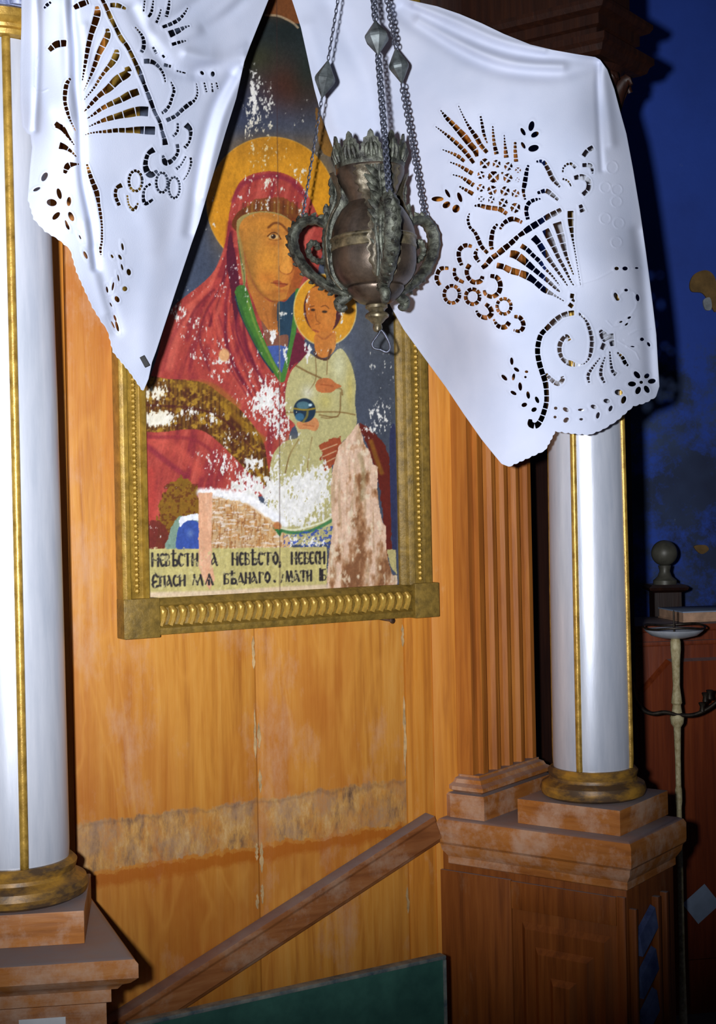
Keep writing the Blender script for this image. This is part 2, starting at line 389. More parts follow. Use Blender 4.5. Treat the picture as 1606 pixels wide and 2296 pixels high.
# ================================================================= PEDESTALS
def face_panel(parent, o, ex, nrm, rects, mat, names):
    """stepped raised panels on a vertical face: rects (s0,s1,z0,z1,depth0,depth1)"""
    for (s0, s1, z0, z1, d0, d1), nm in zip(rects, names):
        ins = .012
        v = []
        for d, i in ((d0, 0), (d1, ins)):
            for s, z in ((s0+i, z0+i), (s1-i, z0+i), (s1-i, z1-i), (s0+i, z1-i)): v.append(o+ex*s+nrm*d+Z*z)
        f = [(0, 1, 2, 3), (4, 5, 6, 7)]+[(i, (i+1) % 4, 4+(i+1) % 4, 4+i) for i in range(4)]
        link(nm, mesh(v, f), mat, parent)
P0, P1, P2 = onz(978, 1832, TOP), onz(1415, 1890, TOP), onz(1545, 1832, TOP)
for p in (P0, P1, P2): p.z = 0
ea = (P1-P0).normalized(); eb = Vector((-ea.y, ea.x, 0)); 
lenb = (P2-P1).dot(eb)
P2 = P1+eb*lenb; P3 = P0+eb*lenb
capR = [P0, P1, P2, P3]
pr = thing('pedestal', (P1.x, P1.y, 0), 'brown panelled wooden pedestal under the silver column beside the candle stand', 'pedestal', 'column pedestals')
bodyR = offpoly(capR, -.022)
bodyR = [Vector((p.x, p.y, 0)) for p in bodyR]
link('body', prism_me([P0+ea*.0+eb*.02, bodyR[1], bodyR[2], bodyR[3]], 0, TOP-.05, .002), MT['wood_p'], pr)
link('cap', stack_me(capR, [(-.03, TOP-.11), (-.018, TOP-.1), (-.018, TOP-.085), (-.008, TOP-.07), (-.006, TOP-.058), (-.001, TOP-.052), (0, TOP-.045), (0, TOP-.012), (-.004, TOP-.004), (-.012, TOP)]), MT['wood_h'], pr)
# left side face: nested raised fields
o_ = P0+eb*.02; nl = -eb; L = (P1-P0).length
nl = Vector((-eb.x, -eb.y, 0))
# face plane runs through P0+eb*.02 and bodyR[1]
fx = (bodyR[1]-o_).normalized(); fn = Vector((fx.y, -fx.x, 0)); FLn = (bodyR[1]-o_).length
link('stile', frame_box_me(o_+Z*0.05, fx, fn, Z, FLn*.40, .008, TOP-.165, .002), MT['wood_p'], pr)
link('stile', frame_box_me(o_+fx*(FLn*.955)+Z*0.05, fx, fn, Z, FLn*.045, .008, TOP-.165, .002), MT['wood_p'], pr)
link('rail', frame_box_me(o_+fx*(FLn*.402)+Z*(TOP-.175), fx, fn, Z, FLn*.551, .008, .058, .002), MT['wood_p'], pr)
face_panel(pr, o_, fx, fn, [(FLn*.45, FLn*.92, .30, TOP-.20, .0005, .010), (FLn*.53, FLn*.84, .36, TOP-.245, .0095, .020), (FLn*.62, FLn*.76, .42, TOP-.30, .0195, .031)],
           MT['wood_p'], ['panel', 'raised_panel', 'raised_panel'])
# front face (turned away from the flash): blue slats between brown fillets
g0 = bodyR[1]; gx = (bodyR[2]-bodyR[1]).normalized(); gn = Vector((gx.y, -gx.x, 0)); GL = (bodyR[2]-bodyR[1]).length
for s, w_ in ((.03, .010), (.50, .016), (.68, .014)):
    link('fillet', frame_box_me(g0+gx*(GL*s)+Z*.06, gx, gn, Z, w_, .016, TOP-.20, .003), MT['wood_p'], pr)
for k in range(7):
    zc = TOP-.20-.085*k
    a = g0+gx*(GL*.14); b = g0+gx*(GL*.47)
    v = [a+Z*(zc-.04)+gn*.001, b+Z*(zc+.0)+gn*.001, b+Z*(zc+.045)+gn*.001, a+Z*(zc+.005)+gn*.001,
         a+Z*(zc-.04)+gn*.018, b+Z*(zc+.0)+gn*.018, b+Z*(zc+.04)+gn*.012, a+Z*zc+gn*.012]
    link('slat', mesh(v, [(0, 1, 2, 3), (4, 5, 6, 7), (0, 1, 5, 4), (1, 2, 6, 5), (2, 3, 7, 6), (3, 0, 4, 7)]), MT['bluegrey'], pr)

Q1, Q0 = onz(310, 2148, TOP), onz(0, 2168, TOP); Qb = onz(192, 1985, TOP)
for p in (Q0, Q1, Qb): p.z = 0
qx = (Q1-Q0).normalized(); Q0 = Q1-qx*.62
sdir = (Qb-Q1).normalized()
den = sdir.dot(WN); t = (Pc+WN*.045-Q1).dot(WN)/den; Q2 = Q1+sdir*t; yv = Vector((0, 1, 0)); Q3 = Q0+yv*((Pc+WN*.045-Q0).dot(WN)/yv.dot(WN))
capL = [Q0, Q1, Q2, Q3]
pl_ = thing('pedestal', (Q1.x, Q1.y, 0), 'orange wooden pedestal under the white and silver column with a white label on its front', 'pedestal', 'column pedestals')
bodyL = [Vector((p.x, p.y, 0)) for p in offpoly(capL, -.04)]
link('body', prism_me(bodyL, 0, TOP-.05, .002), MT['wood_h'], pl_)
link('cap', stack_me(capL, [(-.04, TOP-.078), (-.034, TOP-.075), (-.034, TOP-.056), (-.026, TOP-.053), (-.02, TOP-.045), (-.01, TOP-.040), (-.004, TOP-.034), (0, TOP-.030), (0, TOP-.009), (-.005, TOP-.003), (-.014, TOP)]), MT['wood_h'], pl_)
lx = (bodyL[1]-bodyL[0]).normalized(); ln_ = Vector((lx.y, -lx.x, 0))
pw = onpl(95, 2290, bodyL[1], ln_)
wl = link('paper_label', frame_box_me(pw-lx*.035+ln_*.0005+Z*-.10, lx, ln_, Z, .07, .0012, .105), MT['paper'])
props(wl, 'white paper label on the front of the left pedestal at the picture bottom', 'label')

# ================================================================= COLUMNS
GR0 = 2.315   # height of the gilt neck ring
def column(name, c, rot, R, label, stripe0, plan_axes, pl_half, stripes=(0, 90, 180, 270), capmat='capital'):
    e1, e2 = plan_axes
    t = thing(name, (c.x, c.y, TOP), label, 'column', 'silver columns with gilt strips')
    c0 = Vector((c.x, c.y, 0)); z0 = TOP
    plan = [c0-e1*pl_half-e2*pl_half, c0+e1*pl_half-e2*pl_half, c0+e1*pl_half+e2*pl_half, c0-e1*pl_half+e2*pl_half]
    link('plinth', bevelled(stack_me(plan, [(0, z0), (0, z0+.052)], False), .002), MT['wood_h'], t)
    zb = z0+.052
    link('base', lathe_me([(R*1.18, zb), (R*1.30, zb+.006), (R*1.34, zb+.017), (R*1.30, zb+.028), (R*1.17, zb+.034), (R*1.12, zb+.037), (R*1.10, zb+.043), (R*1.13, zb+.05), (R*1.14, zb+.055), (R*1.06, zb+.062), (R*.9, zb+.0625)], c0, seg=64), MT['goldbase'], t)
    zs = zb+.062; zt = GR0-.012; R1 = R*.84
    sh = link('shaft', lathe_me([(R*.99, zs), (R, zs+.02), (R*.985, zs+.35), (R*.95, zs+.75), (R*.9, zs+1.05), (R1, zt)], c0, seg=72), MT['silver'], t)
    for da_ in stripes:
        a = stripe0+rad(da_)
        pts = []; 
        for zz, rr in ((zs+.001, R*.985), (zs+.02, R), (zs+.35, R*.985), (zs+.75, R*.95), (zs+1.05, R*.9), (zt, R1)):
            pts.append(c0+Vector((cos(a)*rr*1.0, sin(a)*rr*1.0, zz)))
        link('gilt_strip', tube_me(pts, R*.082, 10), MT['goldb'], t)
    link('neck_ring', lathe_me([(R1*.9, zt-.002), (R1*1.12, zt+.004), (R1*1.16, zt+.011), (R1*1.08, zt+.017), (R1*1.10, zt+.022), (R1*1.28, zt+.03), (R1*1.3, zt+.042), (R1*1.1, zt+.05), (R1*.9, zt+.051)], c0, seg=56), MT['goldb'], t)
    zc = zt+.05
    cap_ = link('capital', lathe_me([(R1*1.0, zc), (R1*1.02, zc+.03), (R1*1.12, zc+.07), (R1*1.4, zc+.1), (R1*1.42, zc+.105)], c0, seg=40), MT[capmat], t)
    for k in range(12):
        a = 2*pi*k/12+.1
        d = Vector((cos(a), sin(a), 0)); pts = [c0+d*(R1*1.04)+Z*(zc+.004), c0+d*(R1*1.1)+Z*(zc+.03), c0+d*(R1*1.22)+Z*(zc+.055), c0+d*(R1*1.5)+Z*(zc+.075), c0+d*(R1*1.62)+Z*(zc+.062)]
        pts = [Vector(p) for p in spline(pts, 3)]
        link('leaf', tube_me(pts, [.006+.011*sin(pi*min(1, (i+2)/len(pts))) for i in range(len(pts))], 8, .7), MT[capmat], t)
    ab = [c0-e1*R1*1.55-e2*R1*1.55, c0+e1*R1*1.55-e2*R1*1.55, c0+e1*R1*1.55+e2*R1*1.55, c0-e1*R1*1.55+e2*R1*1.55]
    link('abacus', stack_me(ab, [(-.01, zc+.1), (0, zc+.106), (.004, zc+.118), (.012, zc+.125), (.012, zc+.138), (.0, zc+.14)]), MT['wood_k'], t)
    return t, zc+.14
MT['goldbase'] = two('worn_gilt_base', (86, 66, 46), (176, 130, 48), 12, .42, .62, .45, .15, .3, (1, 1, 2.2))
RC = .0835
cR = at(1331, 1800, 3.035)
vR = math.atan2(-cR.y, -cR.x)
colR, ZT = column('column', cR, 0, RC, 'silver column with gilt strips partly hidden by the embroidered cloth, right of the pilaster', vR-rad(19), (ea, eb), .118, capmat='wood_k')
cL = at(37, 2040, 2.335)
vL = math.atan2(-cL.y, -cL.x)
ql = Vector((-qx.y, qx.x, 0))
colL, _ = column('column', cL, 0, RC*1.045, 'overexposed white and silver column cut by the left picture edge', vL+rad(9), (qx, ql), .115, (0, 102, 190, 280))

# entablature above the right column
c0 = Vector((cR.x, cR.y, 0)); hs = .118
ent = [c0-ea*.46-eb*hs, c0+ea*hs-eb*hs, c0+ea*hs+eb*hs, c0-ea*.46+eb*hs]
te = thing('entablature', (cR.x, cR.y, ZT), 'dark brown moulded wooden entablature above the embroidered cloth', 'entablature')
link('architrave', stack_me(ent, [(-.03, ZT), (-.03, ZT+.02), (-.02, ZT+.024), (-.02, ZT+.045), (-.004, ZT+.052), (.002, ZT+.062), (.002, ZT+.07), (-.03, ZT+.072)]), MT['wood_k'], te)
link('frieze', stack_me(ent, [(-.035, ZT+.0722), (-.035, ZT+.32)], False), MT['wood_k'], te)
link('cornice', stack_me(ent, [(-.035, ZT+.32), (-.02, ZT+.33), (.0, ZT+.345), (.035, ZT+.36), (.045, ZT+.39), (.07, ZT+.41), (.07, ZT+.43)]), MT['wood_k'], te)

# ================================================================= PILASTER
S = at(1080, 1400, 3.10); S.z = 0
def along_b(px):      # distance along eb from S to the vertical plane through picture column px
    d = ray(px, 1400); tt = (d.x*S.y-d.y*S.x)/(d.y*eb.x-d.x*eb.y); return tt
wd = along_b(1189)
tp = thing('pilaster', (S.x, S.y, TOP), 'fluted brown wooden pilaster between the icon wall and the silver column', 'pilaster')
prof = [(-.028, -.012), (-.004, -.012), (-.004, 0)]
nf = 4; fw = wd/(nf*1.0); fil = fw*.30
for k in range(nf):
    s0 = k*fw; prof += [(s0+.001, 0), (s0+fil, 0)]
    for j in range(1, 6):
        a = pi*j/6; prof.append((s0+fil+(fw-fil)*(.5-.5*cos(a)), -.017*sin(a)**.7))
prof += [(wd-.0, 0), (wd+fil, 0), (wd+fil, -.16), (.02, -.16), (-.028, -.05)]
plan = [S+eb*s+ea*o for s, o in prof]
link('shaft', prism_me(plan, TOP+.088, ZT-.001), MT['wood_d'], tp)
pb = [S-eb*.03-ea*.045, S-eb*.03+ea*.004, S+eb*(wd+.02)+ea*.004, S+eb*(wd+.02)-ea*.15, S+eb*.04-ea*.15]
link('base', stack_me(pb, [(.028, TOP), (.028, TOP+.046), (.024, TOP+.05), (.012, TOP+.052), (.022, TOP+.058), (.022, TOP+.066), (.012, TOP+.072), (.008, TOP+.08), (.0, TOP+.084), (0, TOP+.0885)]), MT['wood_h'], tp)

# ================================================================= FALLEN RAIL on the wall
u0, z0 = wu(974, 1850); u1, z1 = wu(285, 2290)
A = W(u0-.012, .004, z0); Bv = W(u1, .002, z1); rx = (Bv-A).normalized(); rz = WN.cross(rx); 
if rz.z < 0: rz = -rz
RLn = (Bv-A).length+.06
prf = [(0, -.034), (.018, -.034), (.022, -.026), (.030, -.022), (.030, .016), (.034, .022), (.034, .032), (0, .034)]
v = []
for k, s in enumerate((0.0, RLn)):
    for a, b in prf: v.append(A+rx*s+WN*a+rz*b)
n = len(prf); f = [tuple(range(n)), tuple(range(n, 2*n))]+[(i, (i+1) % n, n+(i+1) % n, n+i) for i in range(n)]
rl = link('wooden_rail', bevelled(mesh(v, f), .0015), MT['wood_r'])
props(rl, 'worn brown wooden rail slanting down across the plank wall', 'rail')

# ================================================================= GREEN BOARD
gv = .26
def gpl(px, py): return onpl(px, py, W(0, gv, 0), WN)
g1 = gpl(1000, 2146); gu1 = (g1-W0).dot(WU)
gu0 = gu1-.66
tg = thing('green_board', W(gu1, gv, 0), 'dark green painted board with a worn pale top edge in front of the wall', 'board')
link('panel', frame_box_me(W(gu0, gv-.018, 0), WU, WN, Z, gu1-gu0-.006, .016, g1.z-.004), MT['green'], tg)
link('edge_strip', frame_box_me(W(gu0, gv-.02, g1.z-.0035), WU, WN, Z, gu1-gu0, .022, .0075, .002), MT['greenedge'], tg)
link('edge_strip', frame_box_me(W(gu1-.0058, gv-.02, 0), WU, WN, Z, .0058, .022, g1.z-.004, .001), MT['greenedge'], tg)

# ================================================================= ICON PAINTING (flat paint on the panel, drawn in numpy)
_rs = np.random.RandomState(11); _tab = _rs.rand(256, 256)
def vnoise(x, y, seed=0):
    x = x+seed*37.3; y = y+seed*91.7
    xi = np.floor(x).astype(int); yi = np.floor(y).astype(int); fx = x-xi; fy = y-yi
    fx = fx*fx*(3-2*fx); fy = fy*fy*(3-2*fy)
    a = _tab[xi % 256, yi % 256]; b = _tab[(xi+1) % 256, yi % 256]; c = _tab[xi % 256, (yi+1) % 256]; d = _tab[(xi+1) % 256, (yi+1) % 256]
    return (a*(1-fx)+b*fx)*(1-fy)+(c*(1-fx)+d*fx)*fy
def fbm(x, y, seed=0, o=4):
    s = 0; a = .5; t = 0
    for k in range(o): s = s+a*vnoise(x*2**k, y*2**k, seed+k*5); t += a; a *= .55
    return s/t
X0, Y0, X1, Y1 = 300, -130, 915, 1350
gx_, gy_ = np.meshgrid(np.arange(X0, X1), np.arange(Y0, Y1)); CH, CW = gx_.shape
can = np.zeros((CH, CW, 3)); can[:] = (66, 74, 92)
def sl(xa, xb, ya, yb, m=3):
    xa = int(max(X0, math.floor(xa-m))); xb = int(min(X1, math.ceil(xb+m))); ya = int(max(Y0, math.floor(ya-m))); yb = int(min(Y1, math.ceil(yb+m)))
    return slice(ya-Y0, max(ya, yb)-Y0), slice(xa-X0, max(xa, xb)-X0)
def inpoly(x, y, P):
    ins = np.zeros(x.shape, bool); n = len(P)
    for i in range(n):
        x1, y1 = P[i][:2]; x2, y2 = P[(i+1) % n][:2]
        if y1 == y2: continue
        c = ((y1 > y) != (y2 > y)) & (x < (x2-x1)*(y-y1)/(y2-y1)+x1); ins ^= c
    return ins
def segd(x, y, P):
    d = np.full(x.shape, 1e9)
    for i in range(len(P)-1):
        ax, ay = P[i][:2]; bx_, by_ = P[i+1][:2]; dx, dy = bx_-ax, by_-ay; q = dx*dx+dy*dy+1e-9
        t = np.clip(((x-ax)*dx+(y-ay)*dy)/q, 0, 1); d = np.minimum(d, np.hypot(x-ax-t*dx, y-ay-t*dy))
    return d
def blend(s, al, col):
    c = np.asarray(col, float)
    can[s] = can[s]*(1-al[..., None])+c*al[..., None]
def poly(pts, col, sm=True, al=1.0, jit=0, feather=1.2):
    P = cspline(pts, 6) if sm else pts
    xs = [p[0] for p in P]; ys = [p[1] for p in P]; s = sl(min(xs), max(xs), min(ys), max(ys), 4+jit)
    x, y = gx_[s].astype(float), gy_[s].astype(float)
    if jit: x = x+(fbm(x/7, y/11, 3)-.5)*2*jit; y = y+(fbm(x/9, y/9, 8)-.5)*2*jit
    ins = inpoly(x, y, P).astype(float)
    blend(s, ins*al, col)
def strk(pts, w, col, al=1.0, soft=1.0, sm=True):
    P = spline(pts, 6) if (sm and len(pts) > 2) else [np.array(p, float) for p in pts]
    xs = [p[0] for p in P]; ys = [p[1] for p in P]; s = sl(min(xs), max(xs), min(ys), max(ys), w+4)
    d = segd(gx_[s], gy_[s], P); blend(s, np.clip((w/2-d)/soft+.5, 0, 1)*al, col)
def ell(cx, cy, rx_, ry_, col, al=1.0, soft=1.5, ang=0):
    m = max(rx_, ry_); s = sl(cx-m, cx+m, cy-m, cy+m, 6); x, y = gx_[s]-cx, gy_[s]-cy
    c, q = cos(rad(ang)), sin(rad(ang)); xx = x*c+y*q; yy = -x*q+y*c
    d = (1-np.hypot(xx/rx_, yy/ry_))*min(rx_, ry_); blend(s, np.clip(d/soft+.5, 0, 1)*al, col)
def glow(cx, cy, rx_, ry_, col, al):
    s = sl(cx-2.5*rx_, cx+2.5*rx_, cy-2.5*ry_, cy+2.5*ry_); x, y = (gx_[s]-cx)/rx_, (gy_[s]-cy)/ry_
    blend(s, np.exp(-(x*x+y*y))*al, col)
FX, FY = gx_.astype(float), gy_.astype(float)
# ground
for (cx, cy, rx_, ry_, col, al) in [(640, 60, 120, 130, (26, 34, 34), .95), (660, 190, 90, 60, (74, 36, 24), .9), (560, 130, 60, 40, (56, 56, 24), .6),
                                    (640, 10, 60, 26, (110, 66, 34), .95), (690, 160, 40, 70, (28, 44, 40), .7), (540, 250, 60, 50, (46, 52, 76), .6), (860, 860, 80, 200, (70, 74, 80), .6),
                                    (850, 720, 60, 70, (96, 98, 100), .7), (470, 560, 80, 120, (58, 68, 88), .6)]: glow(cx, cy, rx_, ry_, col, al)
poly([(590, -130), (720, -130), (690, 55), (655, 52), (625, 36), (600, 38)], (112, 66, 36), False, 1, 3)
strk([(596, 34), (625, 36), (655, 50), (668, 62)], 5, (170, 150, 120), .8)
poly([(708, 240), (735, 300), (748, 335), (760, 345), (735, 350), (715, 320)], (120, 84, 40), True, .9, 3)
can *= (1+(fbm(FX/40, FY/160, 2)-.5)*.25)[..., None]
# halo of the mother
ell(608, 456, 144, 149, (196, 134, 34)); 
for r0, cc, a0 in ((143, (214, 164, 70), .7),):
    s = sl(460, 760, 300, 610); d = np.abs(np.hypot((gx_[s]-608)/144, (gy_[s]-456)/149)-1)*144; blend(s, np.clip(1.6-d, 0, 1)*a0, cc)
glow(600, 330, 110, 30, (150, 100, 30), .5); glow(720, 430, 40, 90, (206, 140, 30), .5); glow(505, 480, 35, 90, (176, 112, 22), .4)
can[sl(460, 760, 300, 610)] *= (1+(fbm(FX/14, FY/50, 4)-.5)*.22)[sl(460, 760, 300, 610)][..., None]
# robe
ROBE = [(600, 384), (568, 390), (540, 406), (523, 440), (514, 480), (508, 530), (496, 575), (478, 610), (448, 640), (415, 665), (388, 690), (368, 735), (352, 800), (335, 850), (318, 900), (312, 1050), (312, 1238), (440, 1238), (470, 1110), (600, 1110), (640, 1020), (655, 960), (700, 930), (660, 880), (672, 800), (690, 740), (700, 690), (715, 600), (735, 520), (712, 480), (690, 436), (665, 404), (634, 388)]
poly(ROBE, (160, 62, 54))
s_ = sl(312, 740, 380, 1240); msk = inpoly(gx_[s_], gy_[s_], cspline(ROBE, 6)).astype(float)
fold = fbm(FX[s_]/16+FY[s_]/60, FY[s_]/90, 6); blend(s_, msk*np.clip((fold-.52)*3, 0, .6), (118, 34, 48)); blend(s_, msk*np.clip((.44-fold)*3, 0, .6), (196, 92, 78))
for pts, w_, c_, a_ in [([(515, 500), (505, 580), (480, 650), (440, 700), (420, 760)], 12, (120, 34, 46), .55), ([(528, 560), (512, 650), (500, 720), (520, 800), (560, 880)], 9, (120, 32, 48), .6),
                        ([(540, 640), (530, 700), (550, 780), (600, 860)], 9, (112, 30, 50), .6), ([(490, 630), (470, 700), (470, 770), (510, 850)], 14, (196, 80, 66), .5),
                        ([(512, 620), (498, 690), (508, 770), (545, 840)], 8, (190, 72, 60), .5), ([(430, 690), (400, 740), (380, 820)], 22, (198, 96, 80), .6), ([(340, 990), (400, 1010), (450, 1060)], 20, (190, 80, 66), .6),
                        ([(330, 1000), (380, 1040), (420, 1070)], 12, (120, 34, 52), .6), ([(330, 980), (430, 985), (500, 1030)], 8, (130, 40, 50), .6), ([(335, 1060), (340, 1150), (332, 1225)], 24, (176, 60, 52), .6),
                        ([(522, 450), (545, 412), (600, 394), (650, 405), (684, 440)], 10, (112, 28, 56), .5), ([(505, 560), (470, 640), (420, 690)], 8, (206, 96, 76), .5)]: strk(pts, w_, c_, a_, w_*.5)
for i in range(9):
    strk([(455+i*12, 690+i*6), (490+i*12, 790+i*8), (545+i*10, 880+i*9)], 4, (108, 30, 48) if i % 2 else (196, 88, 74), .45, 3)
for pts, w_, c_, a_ in [([(520, 520), (512, 590), (492, 660), (470, 730)], 7, (98, 26, 42), .75), ([(528, 600), (520, 660), (506, 720), (512, 790), (545, 860)], 7, (96, 26, 46), .75), ([(508, 600), (492, 650), (462, 700), (448, 760), (470, 830)], 6, (104, 30, 44), .65), ([(545, 700), (552, 770), (580, 840), (610, 890)], 6, (96, 26, 46), .7),
                        ([(536, 660), (530, 740), (556, 810)], 5, (98, 26, 48), .7), ([(480, 650), (440, 690), (420, 730)], 6, (110, 34, 44), .6), ([(520, 640), (512, 700), (520, 760)], 5, (206, 84, 62), .6), ([(498, 640), (480, 700), (484, 770)], 6, (202, 84, 64), .6), ([(560, 770), (590, 840), (625, 900)], 7, (196, 84, 66), .5), ([(420, 700), (385, 760), (365, 830)], 9, (128, 44, 46), .5), ([(640, 870), (640, 920), (620, 980)], 8, (112, 26, 46), .6)]: strk(pts, w_, c_, a_, w_*.55)
# inner hood edge, brow band, veil
poly([(520, 505), (530, 480), (556, 462), (600, 455), (640, 458), (672, 474), (690, 500), (676, 520), (655, 500), (620, 482), (570, 478), (546, 492), (536, 520)], (104, 52, 26))
poly([(548, 470), (566, 450), (600, 442), (640, 446), (668, 462), (676, 480), (650, 488), (610, 476), (570, 478)], (112, 62, 28), True, .8, 5)
for i in range(14): strk([(546+i*10, 456-6*sin(i/4.)), (545+i*10, 478)], 4, (150, 108, 40) if i % 3 else (74, 34, 22), .55, 3)
poly([(516, 520), (526, 560), (534, 610), (538, 660), (528, 720), (516, 640), (508, 580)], (84, 26, 44))
poly([(530, 505), (540, 486), (566, 476), (600, 474), (634, 482), (656, 500), (648, 512), (600, 488), (556, 494), (540, 520), (546, 560), (552, 620), (546, 640), (536, 560)], (150, 132, 78))
# face and neck
poly([(536, 515), (548, 490), (580, 477), (620, 480), (650, 494), (664, 515), (668, 545), (666, 580), (678, 606), (674, 630), (660, 655), (640, 672), (620, 676), (600, 670), (580, 652), (566, 625), (554, 585), (544, 550)], (188, 122, 50))
poly([(552, 590), (562, 625), (580, 655), (606, 676), (626, 676), (624, 720), (622, 752), (600, 742), (584, 716), (570, 680), (556, 640)], (178, 108, 48))
strk([(566, 625), (582, 653), (604, 672), (622, 676), (645, 670), (664, 650)], 4, (120, 60, 26), .6, 3)
glow(600, 590, 26, 40, (214, 144, 50), .6); glow(590, 505, 30, 14, (196, 130, 46), .6); glow(560, 560, 12, 50, (164, 112, 46), .6); glow(640, 600, 10, 40, (214, 138, 60), .4); glow(660, 625, 14, 24, (176, 84, 40), .6)
poly([(656, 540), (660, 516), (668, 540), (672, 575), (682, 606), (676, 632), (660, 656), (642, 672), (650, 640), (660, 610), (656, 580)], (152, 82, 36), True, .85, 1)
poly([(638, 542), (650, 530), (655, 560), (657, 596), (650, 613), (636, 612), (628, 604), (634, 580)], (214, 142, 58), True, .8)
strk([(541, 520), (546, 560), (556, 600), (570, 636), (590, 662)], 12, (140, 96, 42), .55, 9); strk([(560, 490), (600, 482), (650, 500)], 10, (160, 104, 42), .5, 8); glow(575, 545, 16, 26, (164, 116, 52), .55); glow(600, 622, 22, 14, (186, 104, 40), .5); glow(622, 660, 18, 8, (196, 124, 46), .6); glow(585, 690, 12, 26, (150, 92, 42), .5); strk([(596, 700), (604, 735)], 4, (140, 82, 38), .5, 3); glow(618, 700, 8, 30, (110, 66, 34), .7)
strk([(602, 510), (616, 500), (632, 504), (650, 524)], 5, (104, 54, 24), .85, 2.5); glow(614, 518, 16, 6, (150, 88, 36), .6)
strk([(640, 522), (650, 545), (653, 570), (657, 596)], 6, (158, 86, 34), .5, 5); strk([(656, 520), (664, 560), (668, 600), (664, 640)], 16, (150, 72, 34), .55, 10); glow(566, 600, 10, 46, (142, 98, 44), .5); glow(610, 660, 26, 8, (158, 92, 40), .5); glow(640, 560, 7, 34, (216, 150, 66), .6)
ell(614, 531, 11, 5, (196, 160, 108)); ell(613, 530, 5.5, 5.5, (44, 27, 20)); ell(611, 528, 1.5, 1.5, (220, 200, 170)); strk([(600, 530), (610, 522), (622, 524), (630, 536)], 2.5, (70, 36, 20), .9); strk([(603, 536), (616, 539), (628, 537)], 2, (110, 60, 28), .7)
glow(616, 545, 16, 5, (150, 84, 36), .5)
strk([(656, 575), (658, 598), (653, 611), (644, 615)], 2.5, (120, 56, 28), .7, 2); strk([(644, 615), (634, 613), (627, 606), (626, 597)], 2.2, (136, 68, 32), .65, 2)
glow(640, 606, 8, 10, (222, 150, 66), .5)
poly([(612, 632), (624, 628), (634, 634), (646, 636), (640, 642), (626, 644)], (158, 78, 40)); strk([(608, 634), (626, 636), (645, 638)], 2, (104, 44, 26), .8); glow(632, 652, 14, 4, (150, 74, 34), .6)
strk([(534, 540), (540, 580), (548, 620), (546, 650)], 3, (74, 96, 56), .7)
# collar: green bands, dark cloth, tunic
poly([(622, 682), (640, 676), (664, 654), (668, 700), (660, 770), (640, 790), (626, 760)], (36, 60, 78))
poly([(586, 720), (604, 742), (624, 752), (646, 752), (640, 785), (606, 785)], (122, 78, 60)); poly([(590, 780), (644, 778), (640, 815), (632, 842), (612, 815)], (66, 88, 150))
strk([(534, 655), (546, 690), (568, 740), (590, 785), (612, 820), (632, 850)], 15, (64, 112, 46)); strk([(528, 665), (540, 705), (562, 752), (586, 798), (612, 835)], 4, (30, 52, 66)); strk([(554, 690), (574, 735), (598, 785)], 4, (34, 60, 60), .8)
poly([(529, 656), (545, 640), (557, 656), (576, 720), (602, 782), (629, 838), (637, 852), (624, 846), (590, 802), (560, 748), (540, 702)], (66, 112, 44)); strk([(552, 664), (572, 728), (600, 790), (624, 836)], 5, (122, 146, 60), .7, 3); strk([(534, 668), (550, 720), (580, 780)], 6, (40, 80, 44), .7, 4)
strk([(668, 652), (662, 715), (652, 780), (634, 850)], 11, (66, 116, 48)); poly([(530, 645), (548, 640), (556, 660), (548, 690), (534, 672)], (60, 104, 44))
poly([(668, 745), (690, 780), (690, 800), (662, 815), (648, 830), (656, 780)], (100, 30, 48))
# child: halo, hair, face
ell(729, 695, 70, 80, (204, 142, 36)); s = sl(650, 805, 610, 785); d = np.abs(np.hypot((gx_[s]-729)/70, (gy_[s]-695)/80)-1)*70; blend(s, np.clip(1.8-d, 0, 1)*.8, (206, 184, 120))
ell(724, 692, 43, 56, (74, 36, 38)); poly([(686, 680), (694, 652), (712, 642), (735, 644), (750, 660), (754, 690), (752, 722), (742, 745), (728, 756), (712, 750), (698, 735), (688, 710)], (188, 112, 44))
poly([(708, 748), (740, 745), (752, 742), (752, 780), (735, 800), (715, 800), (706, 780)], (190, 116, 48)); strk([(712, 752), (728, 760), (744, 748)], 4, (140, 74, 34), .6, 3)
glow(725, 665, 18, 10, (180, 116, 44), .6); glow(735, 715, 12, 18, (206, 134, 62), .5); glow(697, 705, 8, 26, (160, 84, 30), .6)
ell(702, 695, 5, 3, (60, 36, 22)); ell(728, 699, 6, 3, (60, 40, 26)); strk([(696, 688), (705, 686)], 2, (100, 56, 26)); strk([(720, 688), (730, 685), (738, 692)], 2, (110, 62, 28)); strk([(707, 700), (710, 718), (718, 725), (708, 727)], 2, (130, 72, 32), .8)
strk([(702, 740), (714, 744)], 3.5, (150, 74, 44)); strk([(706, 790), (714, 802), (734, 806), (742, 785)], 6, (80, 42, 24), .8)
# child: garment
poly([(692, 792), (672, 812), (652, 835), (640, 880), (642, 930), (660, 950), (668, 980), (640, 990), (612, 1020), (602, 1080), (600, 1160), (612, 1210), (744, 1210), (744, 1060), (752, 1010), (784, 975), (800, 950), (796, 900), (798, 860), (786, 812), (766, 782), (748, 792), (734, 808), (712, 804)], (176, 168, 116))
for pts, w_ in [([(664, 820), (690, 834), (720, 848)], 4), ([(742, 870), (764, 872), (768, 885)], 4), ([(764, 880), (762, 925), (748, 935), (716, 930)], 3), ([(640, 925), (690, 924), (760, 924), (796, 930)], 3), ([(735, 800), (733, 840)], 2), ([(720, 935), (735, 938), (758, 934)], 2),
                ([(708, 800), (708, 850), (690, 880)], 2), ([(670, 985), (650, 1020), (640, 1060)], 3), ([(700, 980), (690, 1050), (700, 1110)], 3)]: strk(pts, w_, (112, 80, 40), .75, 1.5)
